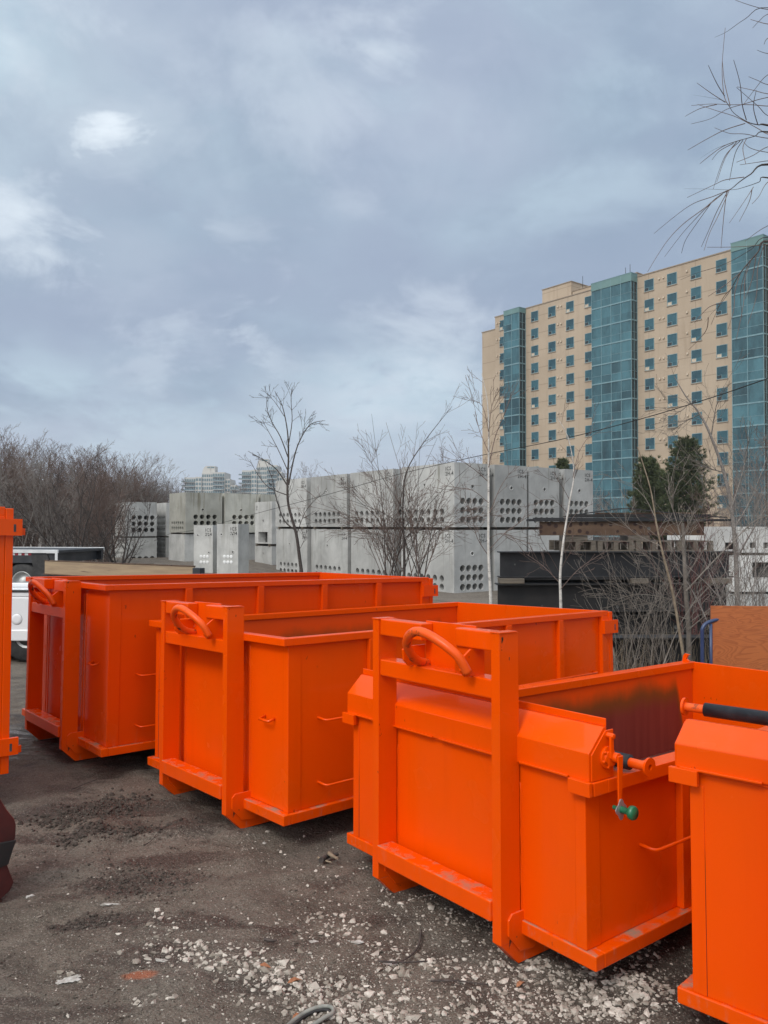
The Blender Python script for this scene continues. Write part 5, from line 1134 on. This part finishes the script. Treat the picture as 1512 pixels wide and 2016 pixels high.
    def bay(x0, x1, q, ztop, nb, name='glass_bay'):
        b = MB(); b.box(x0 + .05, x1 - .05, -q + .05, .019, -1, ztop - .3, 0); bo = b.build(name, [mdk], root)
        fr = MB(); gl = MB(); tn = []; zb0 = 35.9 - ZB
        n = 13
        wid = (x1 - x0 - .12) / nb
        for k in range(n):
            z1 = zb0 - FH * k; z0 = z1 - FH
            fr.box(x0, x1, -q - .03, -q + .049, z0 - .16, z0 + .02); fr.box(x1 - .049, x1 + .03, -q + .0495, 0, z0 - .16, z0 + .02)
            fc = rnd.random()
            for j in range(nb):
                xa = x0 + .06 + wid * j
                if k == 0 or True: fr.box(xa - .04, xa + .04, -q - .028, -q + .049, z0 + .0205, z1 - .1605) if j else None
                zm = z0 + 1.05
                for za, zb_ in ((z0 + .02, zm), (zm, z1 - .16)):
                    gl.add([(xa, -q + .03, za), (xa + wid, -q + .03, za), (xa + wid, -q + .03 + rnd.uniform(-.02, .02), zb_), (xa, -q + .03 + rnd.uniform(-.02, .02), zb_)], [(0, 1, 2, 3)], 0); tn.append(min(1, max(0, .42 + rnd.gauss(0, .26) + (fc - .5) * .8 - .55 * max(0, (k - 7) / 5))))  # lower floors' panes darkened for reflected trees, painted into the tone
                fr.box(xa, xa + wid, -q + .01, -q + .045, zm - .02, zm + .02) if j % 2 == 0 or rnd.random() < .7 else None
            for za, zb_ in ((z0 + .02, z0 + 1.05), (z0 + 1.05, z1 - .16)):
                gl.add([(x1 - .03, -q + .1, za), (x1 - .03, -.08, za), (x1 - .03, -.08, zb_), (x1 - .03, -q + .1, zb_)], [(0, 1, 2, 3)], 1); tn.append(rnd.random())
            fr.box(x1 - .045, x1 + .01, -.8, -.74, z0 + .0205, z1 - .1605); fr.box(x1 - .045, x1 + .01, -q + .1, -.08, z0 + 1.03, z0 + 1.07)
        for xa in (x0, x1 - .06): fr.box(xa, xa + .06, -q - .025, -q + .049, -1, zb0 - .165)
        fr.box(x1 - .048, x1 + .025, -.08, 0, -1, zb0 - .165)
        fo = fr.build('frame', [mfr], bo)
        me = bpy.data.meshes.new('panes'); me.from_pydata(gl.v, [], gl.f); me.materials.append(mgl); me.materials.append(mgd); me.polygons.foreach_set('material_index', gl.m); me.update(); tone(me, tn); link('panes', me, bo)
        c = MB(); c.box(x0 - .02, x1 + .04, -q - .05, .018, zb0 - .159, ztop, 0); c.box(x0 - .05, x1 + .07, -q - .08, .018, ztop + .001, ztop + .08, 1)
        for j in range(1, nb): c.box(x0 + .06 + wid * j - .03, x0 + .06 + wid * j + .03, -q - .06, -q - .0505, zb0 - .15, ztop - .05, 1)
        c.build('parapet', [mcap, mfr], bo)
    bay(-9.0, -2.29, 1.4, 36.85 - ZB, 4); bay(-26.2, -22.86, 1.5, 36.5 - ZB, 2); bay(12.1, 16.1, 1.4, 36.8 - ZB, 2)
    p = MB(); p.prism([(16.2, -1.3), (24, 4), (24, .019), (16.2, .019)], 2, -1, .0); p.build('plinth', [mcop], root)
apartment()

# ---------------------------------------------------------------- far towers
def tower(pxl, pxr, ytop, Y, label, seed):
    Zb = -3.0; sc = Y / F_PX; X0 = (pxl - CX) * sc; W = (pxr - pxl) * sc; zr = lambda py: at(400, py, Y).z - Zb
    root = empty('residential_tower', (X0, Y, Zb), 0); tag(root, label, 'tower block')
    mc = simple('cream_tower_wall', (.46, .45, .42), (.52, .51, .48), .05, .8); mg = simple('blue_grey_tower_glass', (.075, .13, .16), (.15, .225, .25), .35, .3); ms = simple('pale_balcony_slab', (.42, .44, .44), (.50, .52, .52), .2, .7)
    d = ytop - 917; u = W / 103.0
    H = lambda py: zr(py + d); D = 22
    blocks = [(0, 22, H(940), 0), (22, 34, H(939), 2), (34, 56, H(931), 0), (56, 80, H(930), 3), (80, 90, H(943), 1), (90, 103, H(955), 0)]
    m = MB()
    for a, b, h, o in blocks: m.box(a * u + .01, b * u - .01, -o * .6 + .0, D, 0, h)
    m.build('wall', [mc], root)
    fh = 3.3; wm = MB(); sm = MB()
    for a, b, h, o in blocks:
        z = h - 1.0
        while z > 10:
            n = max(2, int((b - a) / 4.2)); w = (b - a) * u / n
            for k in range(n): wm.box(a * u + w * k + w * .16, a * u + w * k + w * .86, -o * .6 - .12, -o * .6 - .001, z - 2.3, z - .2)
            if (a, b) in ((0, 22), (56, 80), (90, 103)): sm.box(a * u - (2.2 if a == 0 else -.6), b * u + (2.2 if a == 90 else -.6), -o * .6 - 1.8, -o * .6 - .002, z - 2.95, z - 2.6); sm.box(a * u - (2.2 if a == 0 else -.6), b * u + (2.2 if a == 90 else -.6), -o * .6 - 1.8, -o * .6 - 1.7, z - 2.6, z - 1.8, 1)
            z -= fh
    o = wm.build('windows', [mg], root); o['kind'] = 'stuff'
    o = sm.build('balconies', [ms, mg], root); o['kind'] = 'stuff'
    m = MB(); xs = [36 + 22 * (i / 8.0) for i in range(9)]
    f0, f1 = 33, 58; prof = [(f0 * u, H(931)), (f0 * u + 1.2 * u, H(925)), (f0 * u + 3.5 * u, H(920)), (f0 * u + 7 * u, H(917)), (f1 * u, H(917)), (f1 * u, H(931))]
    m.prism(prof, 1, 3, 14); m.box(43 * u, 49 * u, 2.9, 2.99, H(921), H(918.4), 1); m.box(50 * u, 57 * u, 2.9, 2.99, H(921), H(918.4), 1); m.box(49.2 * u, 49.8 * u, 2.6, 2.99, H(931), H(916.5)); m.build('penthouse', [mc, mg], root)
tower(363, 466, 917, 620, 'left-hand far tower with a curved rooftop fin, over the streaked vaults', 1)
tower(476, 566, 903, 600, 'right-hand far tower with a curved rooftop fin, behind the young tree', 2)

# ---------------------------------------------------------------- stones, clods, sticks and scraps on the ground
def rock(rng, r, flat=.7, sub=1):
    bm = bmesh.new(); bmesh.ops.create_icosphere(bm, subdivisions=sub, radius=1)
    off = Vector((rng.random() * 50, rng.random() * 50, 0)); sx, sy = rng.uniform(.7, 1.3), rng.uniform(.6, 1.0)
    for v in bm.verts:
        n = 1 + .75 * mnoise.noise(v.co * 1.0 + off) + .40 * mnoise.noise(v.co * 2.7 + off); v.co = Vector((v.co.x * sx, v.co.y * sy, v.co.z * flat)) * n * r
    V = np.array([v.co[:] for v in bm.verts]); Fc = [[v.index for v in f.verts] for f in bm.faces]; bm.free(); return V, Fc
def scatter(name, mat, items, seed, flat, lift):
    rng = random.Random(seed); protos = [rock(rng, 1.0, flat, 1) for _ in range(14)]; Vs = []; Fs = []; T = []; n = 0
    for x, y, r in items:
        V, Fc = protos[rng.randrange(14)]; th = rng.uniform(0, 6.283); c, s = math.cos(th), math.sin(th); tl = rng.uniform(-.5, .5)
        P = V @ np.array([[c, s, 0], [-s, c, 0], [0, 0, 1]]); P = P @ np.array([[1, 0, 0], [0, math.cos(tl), math.sin(tl)], [0, -math.sin(tl), math.cos(tl)]])
        P = P * r + np.array([x, y, gz(x, y) + r * lift]); Vs.append(P); Fs += [tuple(i + n for i in f) for f in Fc]; T += [rng.random()] * len(Fc); n += len(P)
    me = bpy.data.meshes.new(name); me.from_pydata(np.concatenate(Vs).tolist(), [], Fs); me.materials.append(mat); me.update()
    a = me.attributes.new('tone', 'FLOAT', 'FACE'); a.data.foreach_set('value', T)
    tag(link(name, me), kind='stuff')
M_STONE = stone_mat('crushed_limestone', (.20, .175, .145), (.56, .52, .465), (.15, .125, .10)); M_CLOD = simple('dark_mud_clod', (.035, .027, .022), (.075, .060, .050), 30, .9, .4, 60, which='World')
rng = random.Random(61); items = []; K_ST = .76
def cluster(px, py, sx, sy, n, r0, r1, rot=0.0):
    for _ in range(n):
        a, b = rng.gauss(0, 1), rng.gauss(0, 1); x = px + a * sx + b * sy * rot; y = py + b * sy + a * sx * rot * .5
        if y > 2060 or y < 1500: continue
        gx, gy = ground_at(x, y); items.append((gx, gy, rng.uniform(r0, r1) * K_ST * (.45 + .75 * rng.random() ** 2)))
for c in ((640, 1806, 42, 30, 60, .010, .024), (665, 1835, 30, 18, 26, .012, .028), (330, 1830, 26, 26, 24, .012, .030), (370, 1880, 55, 16, 42, .012, .028), (440, 1905, 60, 18, 70, .012, .030, .3), (520, 1930, 60, 22, 90, .012, .030, .3),
          (600, 1950, 70, 26, 120, .010, .028, .3), (700, 1985, 70, 26, 190, .012, .030), (745, 2020, 60, 20, 110, .012, .030), (560, 1975, 70, 30, 50, .010, .024), (790, 1905, 26, 16, 45, .010, .028), (760, 1880, 30, 26, 36, .010, .024), (850, 1895, 26, 20, 34, .012, .030),
          (690, 1760, 40, 40, 46, .008, .020), (880, 1800, 50, 20, 90, .008, .022, .35), (800, 1770, 40, 18, 60, .008, .020, .35), (950, 1850, 50, 20, 60, .010, .024, .3), (960, 1930, 40, 22, 60, .010, .026), (1010, 1980, 60, 26, 120, .012, .028), (1120, 1940, 70, 22, 90, .012, .028, .2),
          (1180, 1990, 70, 26, 210, .012, .028), (1250, 1960, 50, 20, 150, .012, .028), (1270, 1900, 30, 30, 60, .010, .024), (1090, 1905, 60, 14, 70, .012, .026), (900, 2000, 60, 20, 40, .010, .024), (560, 1700, 60, 22, 26, .006, .016), (500, 1660, 40, 12, 22, .006, .018), (700, 1650, 60, 18, 30, .006, .014), (300, 1990, 26, 8, 14, .014, .030), (140, 1925, 16, 10, 10, .012, .024)):
    cluster(*c)
for _ in range(260): cluster(rng.uniform(60, 1330), rng.uniform(1640, 2040), 4, 4, 1, .005, .016)
for _ in range(1500): cluster(rng.uniform(0, 1340), 1560 + 480 * rng.random() ** .7, 4, 4, 1, .0022, .006)
for c in ((600, 1930, 220, 60, 1500, .003, .009, .2), (1100, 1960, 200, 45, 1300, .003, .009), (1000, 1900, 160, 60, 500, .003, .010), (860, 1800, 120, 50, 300, .003, .008), (700, 1850, 100, 50, 250, .003, .008)): cluster(*c)
scatter('gravel', M_STONE, items, 8, .58, .06)
gitems = items; items = []
for c in ((215, 1590, 60, 13, 420, .005, .026, -.25), (130, 1612, 45, 10, 260, .006, .028, -.25), (230, 1642, 60, 9, 300, .005, .024, -.2), (270, 1735, 55, 18, 320, .004, .016), (190, 1815, 45, 8, 120, .004, .016, -.2), (240, 1640, 55, 9, 70, .006, .020, -.2), (270, 1735, 60, 22, 110, .004, .013), (330, 1655, 90, 40, 70, .004, .012), (190, 1820, 40, 10, 40, .005, .016), (400, 1720, 90, 40, 60, .003, .009), (150, 1680, 70, 40, 40, .003, .009), (640, 1620, 80, 30, 40, .004, .010)): cluster(*c)
for _ in range(300): cluster(rng.uniform(0, 900), rng.uniform(1530, 2040), 4, 4, 1, .0025, .008)
scatter('mud_clods', M_CLOD, items, 9, .7, .3)
items = []
for _ in range(3400): cluster(rng.uniform(-10, 1350), 1530 + 510 * rng.random() ** .8, 4, 4, 1, .004, .014)
scatter('soil_crumbs', M_MUD, items, 10, .55, .10)
def stick(pts, r, label, mat=M_BARK_D, lift=.012, cat='stick'):
    w = []
    for px, py in pts: gx, gy = ground_at(px, py); w.append(Vector((gx, gy, gz(gx, gy) + lift + r)))
    m = MB(); c = catmull(w, 4); k = len(c); m.tube(c, [r * (1 - .5 * i / k) for i in range(k)], 6); tag(m.build('stick', [mat]), label, cat)
stick([(632, 1702), (646, 1690), (666, 1686)], .016, 'dark broken stick end beside the split pale one')
stick([(648, 1690), (655, 1702), (664, 1712)], .013, 'short split stick with pale inner wood', M_BARK_T, .03)
stick([(626, 1690), (640, 1698), (652, 1708)], .007, 'thin twig propped against the split pale stick', M_BARK_T)
stick([(829, 1838), (825, 1862), (812, 1882), (790, 1898), (772, 1906)], .0055, 'curved dark twig lying among the gravel before the third bin')
stick([(745, 1902), (790, 1901), (842, 1902)], .005, 'straight thin dark stick by the white gravel patch')
stick([(848, 1943), (900, 1946), (962, 1945)], .004, 'thin straight dark twig right of the gravel patch')
stick([(520, 1862), (535, 1864), (545, 1862)], .008, 'short thick dark stick fragment in the mud')
stick([(140, 1560), (165, 1550), (190, 1540)], .004, 'thin twig in the mud near the first bin')
stick([(285, 1664), (300, 1655), (318, 1642)], .003, 'fine dark twig crossing the bare mud')
def scrap(px, py, L, label, mat=M_PAPER, seed=0, name='plaster_scrap', cat='scrap'):
    rng = random.Random(seed); gx, gy = ground_at(px, py); m = MB(); r = L * .21; V, Fc = rock(rng, r, .30, 3); off = Vector((seed * 3.1, 0, 0)); th = rng.uniform(-.5, .5)
    pts = [Vector((p[0] * 1.7, p[1], p[2])) * (1 + .42 * mnoise.noise(Vector(p) / r * 2.6 + off) + .2 * mnoise.noise(Vector(p) / r * 6 + off)) for p in V]
    m.add([Vector((gx, gy, gz(gx, gy) + r * .10)) + Matrix.Rotation(th, 3, 'Z') @ p for p in pts], Fc); tag(m.build(name, [mat]), label, cat)
scrap(212, 1779, .10, 'long white plaster scrap on the bare mud at left', seed=1); scrap(60, 1764, .09, 'crumpled grey-white scrap near the red bucket', seed=2); scrap(768, 1896, .10, 'bright white crumpled scrap in the gravel before the third bin', seed=3); scrap(318, 1898, .08, 'white crumbled plaster lump at the left end of the gravel band', seed=4)
scrap(135, 1930, .10, 'pale crumbled lump left of the orange overspray mark', seed=5); scrap(620, 1860, .07, 'small white scrap below the middle gravel patch', seed=6); scrap(700, 1868, .08, 'grey-white torn scrap right of the middle gravel patch', seed=7); scrap(520, 1655, .05, 'small white chip in the mud between second and third bins', seed=8)
def leaf(px, py, label, seed):
    rng = random.Random(seed); gx, gy = ground_at(px, py); m = MB(); th = rng.uniform(0, 3); c, s = math.cos(th), math.sin(th); L = rng.uniform(.022, .032); z = gz(gx, gy) + .012
    pr = [(-1, 0), (-.5, .32), (.1, .4), (1, 0), (.1, -.36), (-.5, -.3)]; V = [(gx + (a * c - b * s) * L, gy + (a * s + b * c) * L, z + .006 * math.cos(3 * a + b)) for a, b in pr]
    V += [(x, y, q - .002) for x, y, q in V]; m.add(V, [(0, 1, 2, 3, 4, 5), (11, 10, 9, 8, 7, 6)] + [(i, (i + 1) % 6, 6 + (i + 1) % 6, 6 + i) for i in range(6)]); tag(m.build('dry_leaf', [M_DRY]), label, 'leaf')
leaf(580, 1945, 'dry reddish leaf in the gravel near the bottom', 1); leaf(520, 1918, 'dry brown leaf in the gravel band left of the reddish one', 2); leaf(1025, 1940, 'dry brown leaf by the foot of the third bin', 3); leaf(585, 2008, 'dry leaf near the rubber loop at the bottom', 4)
def loop():
    c = [(560, 2040), (590, 2012), (615, 2001), (640, 1996), (654, 1999), (655, 2008), (640, 2018), (610, 2034), (590, 2050)]
    w = []
    for px, py in c: gx, gy = ground_at(px, py); w.append(Vector((gx, gy, gz(gx, gy) + .016)))
    m = MB(); m.tube(catmull(w, 5), .008, 8); w2 = [p + (sum(w, Vector()) / len(w) - p) * .18 - Vector((0, 0, .006)) for p in w]
    m.tube(catmull(w2, 5), .006, 8, 1); tag(m.build('rubber_loop', [simple('grey_green_rubber', (.15, .16, .145), (.26, .265, .24), 20, .7), M_RUBBER]), 'grey-edged black rubber loop in the gravel at the bottom edge', 'debris')
loop()

# ---------------------------------------------------------------- the damp air between here and the far towers
def haze():
    m = MB(); m.box(-900, 900, -60, 1000, -2.1, 75)
    mt = bpy.data.materials.new('damp_air'); mt.use_nodes = True; nt = mt.node_tree; nt.nodes.clear()
    v = nt.nodes.new('ShaderNodeVolumePrincipled'); v.inputs['Color'].default_value = (.86, .90, .95, 1); v.inputs['Density'].default_value = .00026; v.inputs['Anisotropy'].default_value = .2
    o = nt.nodes.new('ShaderNodeOutputMaterial'); nt.links.new(v.outputs[0], o.inputs['Volume'])
    tag(m.build('haze', [mt]), kind='stuff')
haze()
